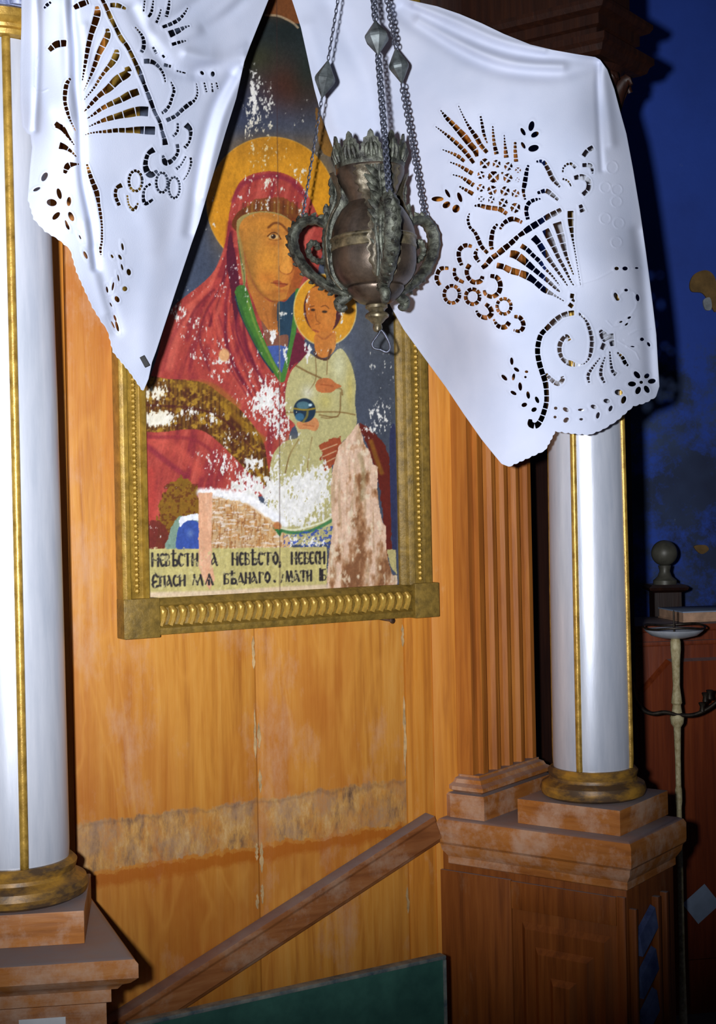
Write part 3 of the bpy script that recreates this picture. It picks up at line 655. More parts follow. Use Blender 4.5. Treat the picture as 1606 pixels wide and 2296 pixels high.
glow(760, 820, 16, 40, (206, 206, 170), .6); glow(730, 900, 14, 20, (190, 176, 96), .6); glow(690, 880, 14, 16, (206, 204, 186), .7); glow(650, 1000, 20, 20, (168, 154, 100), .7); glow(700, 1010, 24, 36, (178, 170, 118), .7); glow(785, 870, 8, 50, (188, 170, 90), .6)
poly([(708, 862), (716, 850), (738, 848), (752, 858), (766, 866), (754, 872), (742, 880), (720, 880), (710, 874)], (180, 104, 56)); strk([(720, 862), (748, 866)], 2, (146, 66, 30), .7)
poly([(666, 948), (690, 944), (706, 936), (716, 950), (708, 966), (688, 962), (672, 962)], (192, 128, 80)); strk([(680, 952), (704, 956)], 2, (150, 74, 40), .7)
ell(683, 920, 25, 27, (30, 48, 66)); ell(680, 909, 15, 9, (84, 122, 130), .8); ell(672, 935, 10, 9, (60, 110, 140), .8); strk([(660, 916), (683, 919), (706, 916)], 4, (140, 118, 40)); strk([(690, 922), (688, 934), (680, 946)], 5, (130, 116, 50), .8, 2); ell(696, 908, 4, 3, (190, 214, 220))
poly([(716, 1002), (730, 990), (752, 982), (766, 984), (760, 1010), (750, 1036), (738, 1052), (724, 1054), (728, 1034), (714, 1030), (724, 1016)], (150, 66, 38), True, .95, 6); [strk([(720+i*2, 1010+i*15), (756-i*2, 996+i*15)], 2.5, (206, 180, 140), .7) for i in range(3)]
# cuffs of the robe
CUFF = [(318, 852), (380, 850), (455, 858), (500, 888), (545, 925), (588, 985), (600, 1040), (610, 1106), (585, 1080), (560, 1062), (520, 1020), (470, 975), (430, 962), (318, 962)]
poly(CUFF, (110, 72, 26)); s = sl(315, 615, 848, 1110); mk = inpoly(gx_[s], gy_[s], cspline(CUFF, 6)).astype(float)
blend(s, mk*(np.sin(FX[s]/1.5) > .35)*.55, (52, 26, 18)); blend(s, mk*np.clip((fbm(FX[s]/9, FY[s]/9, 21)-.52)*6, 0, .8), (176, 136, 44)); blend(s, mk*np.clip((fbm(FX[s]/12, FY[s]/14, 25)-.55)*6, 0, .75), (70, 30, 22))
strk([(322, 908), (430, 915), (500, 940), (570, 1010)], 5, (70, 26, 26), .6); strk([(390, 862), (470, 866), (530, 910)], 18, (140, 102, 30), .5, 8); strk([(500, 905), (540, 945), (590, 985)], 14, (148, 108, 26), .6, 6)
poly([(395, 1070), (430, 1082), (446, 1110), (440, 1170), (400, 1185), (372, 1230), (350, 1232), (352, 1180), (362, 1120)], (128, 90, 26), True, 1, 11); blend(sl(345, 446, 1080, 1232), (fbm(FX/6, FY/6, 31)[sl(345, 446, 1080, 1232)] > .58)*.55*inpoly(gx_[sl(345, 446, 1080, 1232)], gy_[sl(345, 446, 1080, 1232)], [(362, 1085), (446, 1085), (446, 1150), (380, 1232), (350, 1232)]), (80, 30, 20))
poly([(330, 1175), (362, 1170), (380, 1200), (372, 1234), (328, 1234)], (104, 40, 32), True, .9, 5)
poly([(386, 1180), (398, 1160), (420, 1158), (448, 1170), (450, 1234), (376, 1234), (378, 1205)], (120, 146, 130), True, 1, 4); poly([(402, 1180), (420, 1168), (446, 1172), (450, 1200), (450, 1234), (398, 1234)], (54, 78, 152), True, 1, 2); glow(427, 1196, 7, 8, (110, 134, 180), .7)
poly([(405, 1160), (440, 1152), (450, 1166), (420, 1168), (404, 1182)], (226, 228, 236), True, 1, 3)
# right border of the robe
poly([(806, 952), (826, 960), (852, 985), (868, 1010), (876, 1060), (878, 1232), (864, 1232), (858, 1150), (846, 1070), (826, 1010)], (96, 34, 26), True, 1, 4); strk([(832, 990), (845, 1030), (856, 1060)], 10, (134, 88, 30), .8, 5); poly([(874, 980), (890, 980), (890, 1232), (880, 1232)], (48, 52, 82), True)
# losses of paint down to the gesso
den = np.zeros((CH, CW))
for (cx, cy, rx_, ry_, a_) in [(570, 225, 16, 95, .62), (596, 240, 26, 80, .45), (560, 285, 24, 40, .5), (590, 350, 60, 60, .36), (565, 350, 18, 45, .42), (670, 250, 40, 60, .30), (600, 410, 70, 40, .40), (602, 440, 16, 50, .4), (535, 470, 30, 60, .33), (480, 470, 16, 120, .3), (668, 470, 40, 60, .36), (535, 610, 14, 60, .42), (470, 620, 30, 80, .26),
                               (395, 700, 26, 26, .55), (440, 740, 45, 55, .40), (500, 800, 60, 70, .42), (560, 830, 60, 80, .36), (600, 900, 55, 60, .66), (570, 1040, 40, 26, .6), (625, 960, 40, 50, .55), (560, 930, 40, 40, .36), (690, 690, 12, 60, .5), (765, 700, 12, 60, .48), (745, 740, 50, 50, .3), (690, 790, 14, 30, .55), (612, 755, 10, 22, .8), (640, 800, 12, 40, .5),
                               (850, 930, 34, 50, .52), (830, 960, 30, 30, .52), (862, 850, 26, 80, .32), (350, 880, 34, 34, .60), (355, 940, 40, 22, .85), (420, 925, 40, 22, .52), (470, 940, 40, 30, .48), (520, 985, 50, 40, .40), (500, 1040, 60, 40, .52), (440, 1020, 30, 20, .42), (560, 1090, 55, 35, .74), (480, 1105, 40, 16, .7), (600, 1150, 55, 36, .82),
                               (640, 1110, 40, 70, .62), (690, 1100, 70, 70, .74), (660, 1140, 70, 50, .8), (720, 1080, 30, 60, .66), (540, 1120, 60, 24, .9), (610, 1100, 34, 40, .8), (620, 1060, 26, 60, .58), (620, 1215, 60, 18, .85), (700, 1215, 50, 18, .62), (700, 1160, 60, 30, .56), (390, 1120, 30, 60, .3), (350, 1200, 26, 40, .34), (660, 985, 30, 30, .40), (640, 870, 20, 40, .36), (720, 790, 40, 20, .34), (500, 600, 30, 80, .26), (500, 800, 14, 16, .7)]:
    den = np.maximum(den, a_*np.exp(-(((FX-cx)/rx_)**2+((FY-cy)/ry_)**2)*.8))
clus = .2+1.1*np.clip((fbm(FX/38, FY/46, 131)-.3)*2, 0, 1)
den = np.maximum(den, .36*clus*np.exp(-(((FX-520)/160)**4+((FY-740)/330)**4))); den = np.maximum(den, .40*clus*np.exp(-(((FX-560)/60)**2+((FY-250)/150)**2))); den = np.maximum(den, .34*clus*np.exp(-(((FX-850)/45)**4+((FY-880)/130)**4))); den = np.maximum(den, .36*clus*np.exp(-(((FX-725)/75)**4+((FY-720)/110)**4))); den = np.maximum(den, .37*clus*np.exp(-(((FX-610)/155)**4+((FY-410)/120)**4)))
nz = fbm(FX/4.6, FY/10.0, 41, 4)*.68+fbm(FX/2.2, FY/4.2, 47, 3)*.32
den *= 1-.75*np.exp(-(((FX-606)/52)**4+((FY-575)/92)**4)); den *= 1-.6*np.exp(-(((FX-720)/30)**4+((FY-700)/50)**4)); den *= 1-.5*np.exp(-(((FX-545)/14)**4+((FY-740)/60)**4))
lo = np.clip((den*.86+.03-(nz-.06))*16, 0, 1)
gess = np.stack([228+10*(nz-.5)*6, 226+10*(nz-.5)*6, 222+14*(nz-.5)*6], -1)
warm = np.exp(-(((FX-350)/50)**2+((FY-900)/90)**2))[..., None]; gess = gess*(1-warm*.5)+np.array((226, 214, 178))*warm*.5
hl = (np.exp(-(((FX-600)/90)**2+((FY-340)/60)**2)))[..., None]*.7; gess = gess*(1-hl)+np.array((214, 190, 130))*hl
can = can*(1-lo[..., None])+gess*lo[..., None]
ell(503, 796, 12, 14, (214, 160, 110), 1, 4)
# bare patches of wood and filler
poly([(440, 1095), (500, 1118), (560, 1130), (600, 1160), (640, 1195), (640, 1232), (470, 1232), (470, 1120)], (206, 168, 120), True, .9, 6)
s = sl(470, 640, 1110, 1235); mk = inpoly(gx_[s], gy_[s], [(470, 1112), (560, 1134), (600, 1165), (640, 1200), (640, 1235), (470, 1235)])
blend(s, mk*np.clip((fbm(FX[s]/3, FY[s]/16, 51)-.48)*6, 0, .8), (176, 122, 66)); blend(s, mk*np.clip((fbm(FX[s]/14, FY[s]/3, 55)-.56)*8, 0, .8), (226, 214, 204)); blend(s, mk*np.clip((fbm(FX[s]/3, FY[s]/9, 57)-.62)*8, 0, .7), (132, 80, 44))
strk([(560, 1120), (640, 1175)], 16, (238, 238, 242), .9, 6); strk([(450, 1104), (540, 1112), (600, 1150)], 18, (238, 236, 236), .9, 8)
strk([(616, 1184), (650, 1194), (690, 1192), (720, 1180), (746, 1166)], 7, (58, 116, 70), .9, 2); strk([(616, 1180), (660, 1188), (720, 1172), (744, 1158)], 4, (226, 226, 200), .8)
s = sl(640, 746, 1175, 1225); blend(s, (fbm(FX[s]/5, FY[s]/4, 61) > .55)*.85*(FY[s] > 1200-(FX[s]-640)*.2), (52, 74, 160)); ell(622, 1180, 9, 10, (180, 110, 60), .9, 3); poly([(615, 1186), (634, 1188), (628, 1204)], (50, 110, 60), False)
BARE = [(803, 948), (812, 975), (818, 1000), (830, 1012), (836, 1040), (848, 1048), (846, 1090), (852, 1150), (860, 1175), (866, 1180), (866, 1230), (872, 1262), (880, 1290), (890, 1290), (892, 1318), (736, 1330), (733, 1300), (738, 1240), (746, 1190), (742, 1100), (746, 1050), (760, 1000), (780, 980)]
poly(BARE, (212, 178, 152), False, 1, 2); s = sl(730, 895, 945, 1332); mk = inpoly(gx_[s], gy_[s], BARE).astype(float)
gr = fbm(FX[s]/6, FY[s]/60, 71); blend(s, mk*np.clip((gr-.5)*3, 0, .6), (168, 140, 104)); blend(s, mk*np.clip((.46-gr)*3, 0, .6), (230, 200, 176))
bn = fbm(FX[s]/16, FY[s]/34, 75)+.22*np.clip((FY[s]-1080)/200, -.6, 1)-.16*np.abs((FX[s]-805)/60); blend(s, mk*np.clip((bn-.5)*5, 0, .75), (150, 104, 66)); blend(s, mk*np.clip((bn-.66)*6, 0, .7), (116, 72, 44))
blend(s, mk*np.clip((fbm(FX[s]/10, FY[s]/20, 79)-.6)*6, 0, .8), (226, 208, 180)); strk([(806, 1020), (815, 1060), (812, 1120)], 10, (156, 138, 100), .6, 6)
# inscription band
BAND = [(312, 1231), (470, 1230), (600, 1228), (733, 1226), (733, 1345), (312, 1345)]
poly(BAND, (186, 174, 112), False, 1, 2); s = sl(312, 735, 1224, 1346); can[s] *= (1+(fbm(FX/6, FY/22, 83)[s]-.5)*.22)[..., None]
poly([(868, 1232), (888, 1232), (890, 1290), (876, 1270)], (178, 166, 112), False, 1, 2)
poly([(445, 1105), (476, 1105), (474, 1200), (476, 1270), (482, 1300), (470, 1322), (452, 1290), (446, 1270)], (212, 160, 126), False, 1, 2); s = sl(444, 484, 1100, 1325); blend(s, inpoly(gx_[s], gy_[s], [(446, 1105), (476, 1105), (476, 1290), (465, 1318), (448, 1275)])*np.clip((fbm(FX[s]/4, FY[s]/40, 91)-.5)*4, 0, .5), (226, 182, 150))
INK = (40, 36, 40)
TH, TN = 5.2, 2.4
GL = {  # strokes in a box 0..1 wide, 0 (top) .. 1 (base): list of (pts, thick)
 'N': [([(0.1, -.08), (.1, 1)], 1), ([(.9, 0), (.9, 1)], 1), ([(.1, .42), (.9, .58)], 0)],
 'n': [([(.12, 0), (.12, 1)], 1), ([(.88, 0), (.88, 1)], 1), ([(.12, .4), (.88, .6)], 0)],
 'i': [([(.12, 0), (.12, 1)], 1), ([(.88, 0), (.88, 1)], 1), ([(.12, .62), (.88, .38)], 0)],
 'e': [([(.85, .05), (.4, 0), (.15, .3), (.15, .7), (.45, 1), (.88, .92)], 1), ([(.15, .5), (.75, .5)], 0)],
 'v': [([(.15, 0), (.15, 1)], 1), ([(.15, 0), (.75, .08), (.75, .4), (.2, .46)], 0), ([(.2, .46), (.88, .6), (.85, .95), (.15, 1)], 0)],
 'yat': [([(.35, -.3), (.35, 1)], 1), ([(0, -.02), (.8, -.06)], 0), ([(.35, .5), (.9, .58), (.88, .95), (.35, 1)], 1)],
 's': [([(.85, .08), (.4, 0), (.15, .3), (.15, .72), (.5, 1), (.9, .9)], 1)],
 't': [([(.5, 0), (.5, 1)], 1), ([(.02, .22), (.04, .02), (.96, .02), (.98, .22)], 0)],
 'o': [([(.5, 0), (.14, .3), (.14, .7), (.5, 1)], 1), ([(.5, 0), (.86, .3), (.86, .7), (.5, 1)], 1)],
 'b': [([(.15, 0), (.15, 1)], 1), ([(.1, .02), (.85, 0), (.85, .14)], 0), ([(.15, .46), (.88, .58), (.86, .95), (.15, 1)], 0)],
 'p': [([(.12, 0), (.12, 1)], 1), ([(.88, 0), (.88, 1)], 1), ([(0, .03), (1, .03)], 0)],
 'a': [([(.35, 0), (.9, 1)], 1), ([(.5, .3), (.1, .62), (.15, .95), (.66, .6)], 0)],
 'm': [([(.1, 1), (.22, 0)], 0), ([(.22, 0), (.5, .95)], 1), ([(.5, .95), (.76, 0)], 0), ([(.76, 0), (.95, 1)], 1)],
 'ya': [([(.5, 0), (.05, 1)], 0), ([(.5, 0), (.95, 1)], 1), ([(.25, .58), (.75, .58)], 0), ([(.5, .58), (.5, 1)], 1)],
 'd': [([(.5, 0), (.12, .88)], 0), ([(.5, 0), (.82, .9)], 1), ([(0, 1.15), (.04, .88), (.96, .88), (1, 1.15)], 0)],
 'g': [([(.2, 0), (.2, 1)], 1), ([(.2, .03), (.9, .02), (.92, .2)], 0)],
 'B': [([(.2, -.12), (.2, 1)], 1), ([(.5, 0), (.5, 1)], 1), ([(.2, .0), (.95, -.1)], 0), ([(.5, .45), (.95, .58), (.9, .96), (.5, 1)], 0)],
 'S': [([(.5, -.35), (.7, -.2)], 0), ([(.85, .0), (.35, -.12), (.1, .3), (.2, .55), (.6, .5)], 1), ([(.3, .55), (.08, .8), (.35, 1.06), (.9, .95)], 1)],
 ',': [([(.4, .85), (.6, 1.0), (.35, 1.25)], 1)], '.': [([(.4, .92), (.6, .98)], 1)], 'sl': [([(.6, .3), (.1, 1.1)], 0)]}
def glyph(g, x, y, wd_, ht, wear=0):
    for pts, th in GL[g]:
        strk([(x+a*wd_, y+b*ht) for a, b in pts], TH if th else TN, INK, .95, 1.2)
def write(seq, yt, yb, x_ref):
    for g, xa, xb in seq:
        tt = (xa-340)/(730-340); y0_ = yt[0]+(yt[1]-yt[0])*tt; y1_ = yb[0]+(yb[1]-yb[0])*tt
        glyph(g, xa, y0_, xb-xa, y1_-y0_)
write([('N', 340, 356), ('e', 359, 369), ('v', 371, 381), ('yat', 384, 398), ('s', 400, 411), ('t', 414, 428), ('i', 430, 444), ('a', 474, 488),
       ('n', 520, 534), ('e', 537, 546), ('v', 549, 560), ('yat', 562, 576), ('s', 579, 590), ('t', 593, 609), ('o', 612, 624), (',', 625, 631), ('n', 653, 666), ('e', 669, 679), ('b', 682, 692), ('e', 694, 704), ('s', 707, 716), ('i', 716, 729)], (1243, 1238), (1269, 1263), 0)
write([('S', 341, 356), ('p', 358, 371), ('a', 374, 386), ('s', 388, 400), ('i', 402, 416), ('m', 430, 456), ('ya', 460, 478), ('b', 502, 513), ('yat', 515, 530), ('d', 532, 548), ('n', 550, 562), ('a', 564, 577), ('g', 580, 591), ('o', 594, 606), ('.', 613, 619),
       ('sl', 630, 638), ('m', 640, 657), ('a', 659, 672), ('t', 674, 687), ('i', 688, 699), ('B', 715, 731)], (1293, 1278), (1315, 1300), 0)
s = sl(335, 735, 1230, 1330); wr = np.clip((fbm(FX[s]/5, FY[s]/7, 95)-.62)*8, 0, .8); blend(s, wr, (196, 186, 132))
strk([(332, 1334), (480, 1330), (620, 1322), (735, 1316)], 12, (216, 190, 166), .8, 5)
# joints of the panel
strk([(620, -130), (622, 300), (626, 700), (628, 1345)], 2, (60, 40, 40), .55, 1.2); strk([(623, 440), (628, 860)], 2, (230, 190, 120), .4, 1)
can *= (1+(fbm(FX/5, FY/7, 99)-.5)*.22)[..., None]
can = np.clip(can, 4, 250)
# panel mesh carrying the paint
uA, _ = wu(312, 1100); uB, _ = wu(893, 1100); zA = wu(600, 1345)[1]-.012; zB = wu(600, -110)[1]
NU, NZ = 372, 900
uu = np.linspace(uA, uB, NU); zzs = np.linspace(zA, zB, NZ)
UU, ZZ = np.meshgrid(uu, zzs)
IV = .010   # panel face in front of the planks
base = W0+WN*IV
wx = base.x+UU*WU.x; wy = base.y+UU*WU.y; wz = ZZ
def topix(x, y, z):
    z = z-CAMZ; ix = x*cos(ROLL)-z*sin(ROLL); iy = x*sin(ROLL)+z*cos(ROLL)
    return CX+F*ix/y, CY-F*iy/y
# the drawing is laid out on the plane of the planks, the panel face lies 10 mm in front of it
PX, PY = topix(wx, wy, wz)
fx_ = np.clip(PX-X0, 0, CW-2); fy_ = np.clip(PY-Y0, 0, CH-2); ix = fx_.astype(int); iy = fy_.astype(int); ax = (fx_-ix)[..., None]; ay = (fy_-iy)[..., None]
colr = (can[iy, ix]*(1-ax)+can[iy, ix+1]*ax)*(1-ay)+(can[iy+1, ix]*(1-ax)+can[iy+1, ix+1]*ax)*ay
colr = colr/255.0; lin = np.where(colr <= .04045, colr/12.92, ((colr+.055)/1.055)**2.4)
def grid_mesh(V, quads):
    me = bpy.data.meshes.new('g'); me.vertices.add(len(V)); me.vertices.foreach_set('co', V.astype(np.float32).ravel())
    k = quads.shape[1]; nf_ = len(quads); me.loops.add(nf_*k); me.loops.foreach_set('vertex_index', quads.astype(np.int32).ravel())
    me.polygons.add(nf_); me.polygons.foreach_set('loop_start', (np.arange(nf_)*k).astype(np.int32)); me.polygons.foreach_set('loop_total', np.full(nf_, k, np.int32))
    me.update(calc_edges=True); me.polygons.foreach_set('use_smooth', np.ones(nf_, bool)); return me
idx = np.arange(NU*NZ).reshape(NZ, NU)
quads = np.stack([idx[:-1, :-1], idx[:-1, 1:], idx[1:, 1:], idx[1:, :-1]], -1).reshape(-1, 4)
ime = grid_mesh(np.stack([wx, wy, wz], -1).reshape(-1, 3), quads)
ca = ime.color_attributes.new('paint', 'FLOAT_COLOR', 'POINT')
ca.data.foreach_set('color', np.concatenate([lin.reshape(-1, 3), np.ones((NU*NZ, 1))], 1).astype(np.float32).ravel())

ti = thing('framed_icon', W((uA+uB)/2, 0, zA), 'worn painted icon of a haloed woman and child in a gilt frame', 'icon')
pn = link('painted_panel', ime, MT['paint'], ti)
pn['label'] = 'flaking painting of a red-robed woman holding a child above a lettered band'
link('backing_board', frame_box_me(W(uA-.004, .0005, zA-.004), WU, WN, Z, uB-uA+.008, IV-.001, zB-zA+.01), MT['wood_d'], ti)
# frame members measured on the wall plane
FV = .034
ul0, ul1 = wu(262, 1380)[0], wu(329, 1300)[0]; ur0, ur1 = wu(889, 1300)[0], wu(950, 1300)[0]
zb1 = wu(620, 1325)[1]; zb0 = wu(620, 1402)[1]; zt_ = zB
def rail_v(name, ua, ub, za, zb, prof, mat):
    """vertical frame member with a moulded section; prof: (t across 0..1, v)"""
    v = []; 
    for z in (za, zb):
        for t, vv in prof: v.append(W(ua+(ub-ua)*t, vv, z))
    k = len(prof); f = [tuple(range(k)), tuple(range(k, 2*k))]+[(i, (i+1) % k, k+(i+1) % k, k+i) for i in range(k)]
    return link(name, bevelled(mesh(v, f), .0008), mat, ti)
pL = [(0, .001), (0, FV), (.10, FV+.004), (.24, FV+.004), (.30, FV-.008), (.70, FV-.008), (.75, FV), (.88, FV-.002), (1, .016), (1, .001)]
pR = [(0, .001), (0, .016), (.06, .02), (.16, .022), (.22, FV-.004), (.38, FV), (.42, FV-.008), (.80, FV-.008), (.84, FV+.002), (1, FV), (1, .001)]
railL = rail_v('frame_side', ul0, ul1, zb1-.001, zt_, pL, MT['gold']); railR = rail_v('frame_side', ur0, ur1, zb1-.001, zt_, pR, MT['goldd'])
# bottom member
ua, ub = wu(341, 1370)[0], wu(908, 1340)[0]; hb = zb1-zb0
pB = [(0, .001), (0, FV-.002), (.18, FV+.002), (.26, FV-.010), (.74, FV-.010), (.82, FV-.002), (.92, .024), (1, .018), (1, .001)]
v = []
for u in (ua, ub):
    for t, vv in pB: v.append(W(u, vv, zb0+hb*t))
k = len(pB); f = [tuple(range(k)), tuple(range(k, 2*k))]+[(i, (i+1) % k, k+(i+1) % k, k+i) for i in range(k)]
railB = link('frame_bottom', bevelled(mesh(v, f), .0008), MT['goldd'], ti)
link('corner_block', frame_box_me(W(ul0-.001, .001, zb0-.004), WU, WN, Z, wu(343, 1380)[0]-ul0, FV+.004, hb+.006, .0025), MT['goldd'], ti)
link('corner_block', frame_box_me(W(wu(908, 1345)[0], .001, zb0-.002), WU, WN, Z, wu(962, 1340)[0]-wu(908, 1345)[0], FV+.006, hb+.004, .0025), MT['goldd'], ti)
# slanted teardrop beads along the bottom
def lump(pts, rads, seg=8, flat=1.0): return tube_me([Vector(p) for p in spline(pts, 2)], list(np.interp(np.linspace(0, 1, (len(pts)-1)*2+1), np.linspace(0, 1, len(pts)), rads)), seg, flat)
bw = (ub-ua)/28.0
bead_me = lump([WU*(-.004)+Z*(.021), WU*(.002)+Z*.010+WN*.003, WU*(.0015)-Z*.004+WN*.002, WU*(-.003)-Z*.017], [.005, .0088, .0062, .0068], 7)
bead_me.materials.append(MT['goldb'])
for i in range(28):
    o = link('bead', bead_me, None, railB); p = W(ua+bw*(i+.5), FV-.011, zb0+hb*.49); o.location = p
# small rosettes on the side members
ros_me = lump([Z*(-.0048), Z*(-.002)+WN*.002, Z*.002+WN*.002, Z*.0048], [.002, .0052, .0052, .002], 6); ros_me.materials.append(MT['gold'])
def rosettes(ra, u, pya, pyb, px, cnt):
    za, zb = wu(px, pyb)[1], wu(px, pya)[1]
    for i in range(cnt):
        o = link('rosette', ros_me, None, ra); o.location = W(u, FV-.0095, za+(zb-za)*(i+.5)/cnt)
rosettes(railL, ul0+(ul1-ul0)*.5, 800, 1330, 300, 44); rosettes(railR, ur0+(ur1-ur0)*.62, 760, 1302, 925, 44)
# nail under the frame
pn_ = wu(866, 1390); nl_ = W(pn_[0], 0.002, pn_[1])
tn = thing('nail', nl_, 'small rusty nail in the planks under the gilt frame', 'nail')
link('shank', tube_me([nl_-WU*.03+WN*.004+Z*.006, nl_-WU*.012+WN*.012+Z*.002, nl_+WN*.02], [.0022, .0024, .0026], 8), MT['nail'], tn)
link('head', lathe_me([(.0005, -.002), (.006, -.001), (.0065, .001), (.003, .003), (.0005, .0032)], nl_+WN*.022, WN, 14), MT['nail'], tn)

# ================================================================= EMBROIDERED CLOTHS (cutwork holes are real openings)
def tps(ctrl):
    C = np.array(ctrl, float); P = C[:, :2]/500.0; n = len(P)
    r = np.hypot(P[:, None, 0]-P[None, :, 0], P[:, None, 1]-P[None, :, 1]); K = r*r*np.log(r+1e-9)+np.eye(n)*2e-3
    A = np.zeros((n+3, n+3)); A[:n, :n] = K; A[:n, n] = 1; A[:n, n+1:] = P; A[n, :n] = 1; A[n+1:, :n] = P.T
    s = np.linalg.solve(A, np.concatenate([C[:, 2], np.zeros(3)]))
    def fn(x, y):
        X = x/500.0; Y = y/500.0; o = s[n]+s[n+1]*X+s[n+2]*Y
        for i in range(n):
            r = np.hypot(X-P[i, 0], Y-P[i, 1]); o = o+s[i]*r*r*np.log(r+1e-9)
        return o
    return fn
class Cloth:
    def __init__(s, outline, step, ctrl, creases):
        s.P = outline; xs = [p[0] for p in outline]; ys = [p[1] for p in outline]
        s.x0, s.y0, s.st = min(xs)-6, min(ys)-6, step
        s.gx, s.gy = np.meshgrid(np.arange(s.x0, max(xs)+8, step), np.arange(s.y0, max(ys)+8, step))
        s.hole = np.full(s.gx.shape, 1e3); s.D = tps(ctrl)(s.gx, s.gy)
        for pts, amp, wd_ in creases:
            d = segd(s.gx, s.gy, spline(pts, 6)); s.D = s.D+amp*np.exp(-(d/wd_)**2)
    def win(s, xa, xb, ya, yb, m=9):
        a = int(max(0, (xa-m-s.x0)//s.st)); b = int(min(s.gx.shape[1], (xb+m-s.x0)//s.st+1)); c = int(max(0, (ya-m-s.y0)//s.st)); d = int(min(s.gx.shape[0], (yb+m-s.y0)//s.st+1))
        return slice(c, max(c, d)), slice(a, max(a, b))
    def put(s, sl_, d): s.hole[sl_] = np.minimum(s.hole[sl_], d)
    def dash(s, Q):          # Q: list of (x,y,w)
        q = np.array(Q); x, y, w_ = q[:, 0], q[:, 1], q[:, 2]; r = w_/2
        t0 = np.array([x[1]-x[0], y[1]-y[0]]); t0 /= np.hypot(*t0)+1e-9; t1 = np.array([x[-1]-x[-2], y[-1]-y[-2]]); t1 /= np.hypot(*t1)+1e-9
        W_ = s.win(x.min()-r.max(), x.max()+r.max(), y.min()-r.max(), y.max()+r.max()); X, Y = s.gx[W_], s.gy[W_]
        if X.size == 0: return
        xe = np.concatenate([[x[0]-t0[0]*r[0]], x, [x[-1]+t1[0]*r[-1]]]); ye = np.concatenate([[y[0]-t0[1]*r[0]], y, [y[-1]+t1[1]*r[-1]]]); re = np.concatenate([[r[0]], r, [r[-1]]])
        d = np.full(X.shape, 1e3)
        for i in range(len(xe)-1):
            dx, dy = xe[i+1]-xe[i], ye[i+1]-ye[i]; t = np.clip(((X-xe[i])*dx+(Y-ye[i])*dy)/(dx*dx+dy*dy+1e-9), 0, 1)
            d = np.minimum(d, np.hypot(X-xe[i]-t*dx, Y-ye[i]-t*dy)-(re[i]+(re[i+1]-re[i])*t))
        d = np.maximum(d, -((X-x[0])*t0[0]+(Y-y[0])*t0[1])); d = np.maximum(d, (X-x[-1])*t1[0]+(Y-y[-1])*t1[1]); s.put(W_, d)
    def stroke(s, pts, gap=2.0, ratio=1.35, wmin=1.6, closed=False):
        if closed: q = np.array(cspline(pts, 8)+[np.array(pts[0], float)])
        else: q = np.array(spline(pts, 8))
        seg = np.hypot(np.diff(q[:, 0]), np.diff(q[:, 1])); cum = np.concatenate([[0], np.cumsum(seg)]); Ln = cum[-1]
        f = lambda t: [np.interp(t, cum, q[:, k]) for k in range(3)]
        t = 0.0; marks = []
        while t < Ln-1:
            w_ = max(wmin, f(t)[2]); l = max(6.5, w_*ratio); e = min(Ln, t+l)
            if Ln-e < 4: e = Ln
            marks.append((t, e)); t = e
        for a, b in marks:
            a2, b2 = a+gap/2, b-gap/2
            if b2-a2 < 1.5: continue
            n = max(2, int((b2-a2)/2.5)+1); Q = []
            for tt in np.linspace(a2, b2, n): x, y, w_ = f(tt); Q.append((x, y, max(wmin, w_)))
            s.dash(Q)
    def oval(s, cx, cy, a, b, ang=0):
        m = max(a, b); W_ = s.win(cx-m, cx+m, cy-m, cy+m); x, y = s.gx[W_]-cx, s.gy[W_]-cy
        if x.size == 0: return
        c, q = cos(rad(ang)), sin(rad(ang)); xx = x*c+y*q; yy = -x*q+y*c; s.put(W_, (np.hypot(xx/a, yy/b)-1)*min(a, b))
    def eyelet(s, cx, cy, r, rot=.7):
        W_ = s.win(cx-r, cx+r, cy-r, cy+r); x, y = s.gx[W_]-cx, s.gy[W_]-cy
        d = np.maximum(np.hypot(x, y)-r, .35*r-.62*np.hypot(x, y)*0-.35*r)
        if r > 4.5:
            l1 = np.abs(x*cos(rot)+y*sin(rot)); l2 = np.abs(-x*sin(rot)+y*cos(rot)); d = np.maximum(d, np.maximum(.85-l1, .85-l2))
        s.put(W_, d)
    def build(s, amp_rim=.0008, relief=()):
        gx, gy = s.gx, s.gy; ins = inpoly(gx, gy, s.P); dp = segd_fast(gx, gy, s.P); dp = np.where(ins, -dp, dp)
        g = np.maximum(dp, -s.hole)
        D = s.D-amp_rim*np.exp(-((s.hole-2.2)/2.0)**2)-.0003*np.exp(-((dp+2)/2.2)**2)
        for pts in relief: D = D-.0010*np.exp(-((segd(gx, gy, pts))/1.6)**2)
        # pixel -> world
        X = (gx-CX)/F; Y = (CY-gy)/F; wx_ = (X*cos(ROLL)+Y*sin(ROLL))*D; wz_ = (-X*sin(ROLL)+Y*cos(ROLL))*D+CAMZ
        V = np.stack([wx_, D, wz_], -1).reshape(-1, 3); G = g.ravel()
        H, Wd = gx.shape; id_ = np.arange(H*Wd).reshape(H, Wd); a, b, c, d = id_[:-1, :-1].ravel(), id_[:-1, 1:].ravel(), id_[1:, 1:].ravel(), id_[1:, :-1].ravel()
        T = np.concatenate([np.stack([a, b, c], 1), np.stack([a, c, d], 1)]); sg = G[T] < 0; cnt = sg.sum(1)
        tris = [T[cnt == 3]]; newv = []; nv = len(V); keys = {}
        mixed = T[(cnt == 1) | (cnt == 2)]; ms = G[mixed] < 0
        e_pairs = []
        def rot(Tm, k): return np.take_along_axis(Tm, (np.arange(3)[None]+k[:, None]) % 3, 1)
        one = mixed[ms.sum(1) == 1]; o1 = rot(one, np.argmax(G[one] < 0, 1)); two_ = mixed[ms.sum(1) == 2]; o2 = rot(two_, np.argmin(G[two_] < 0, 1))
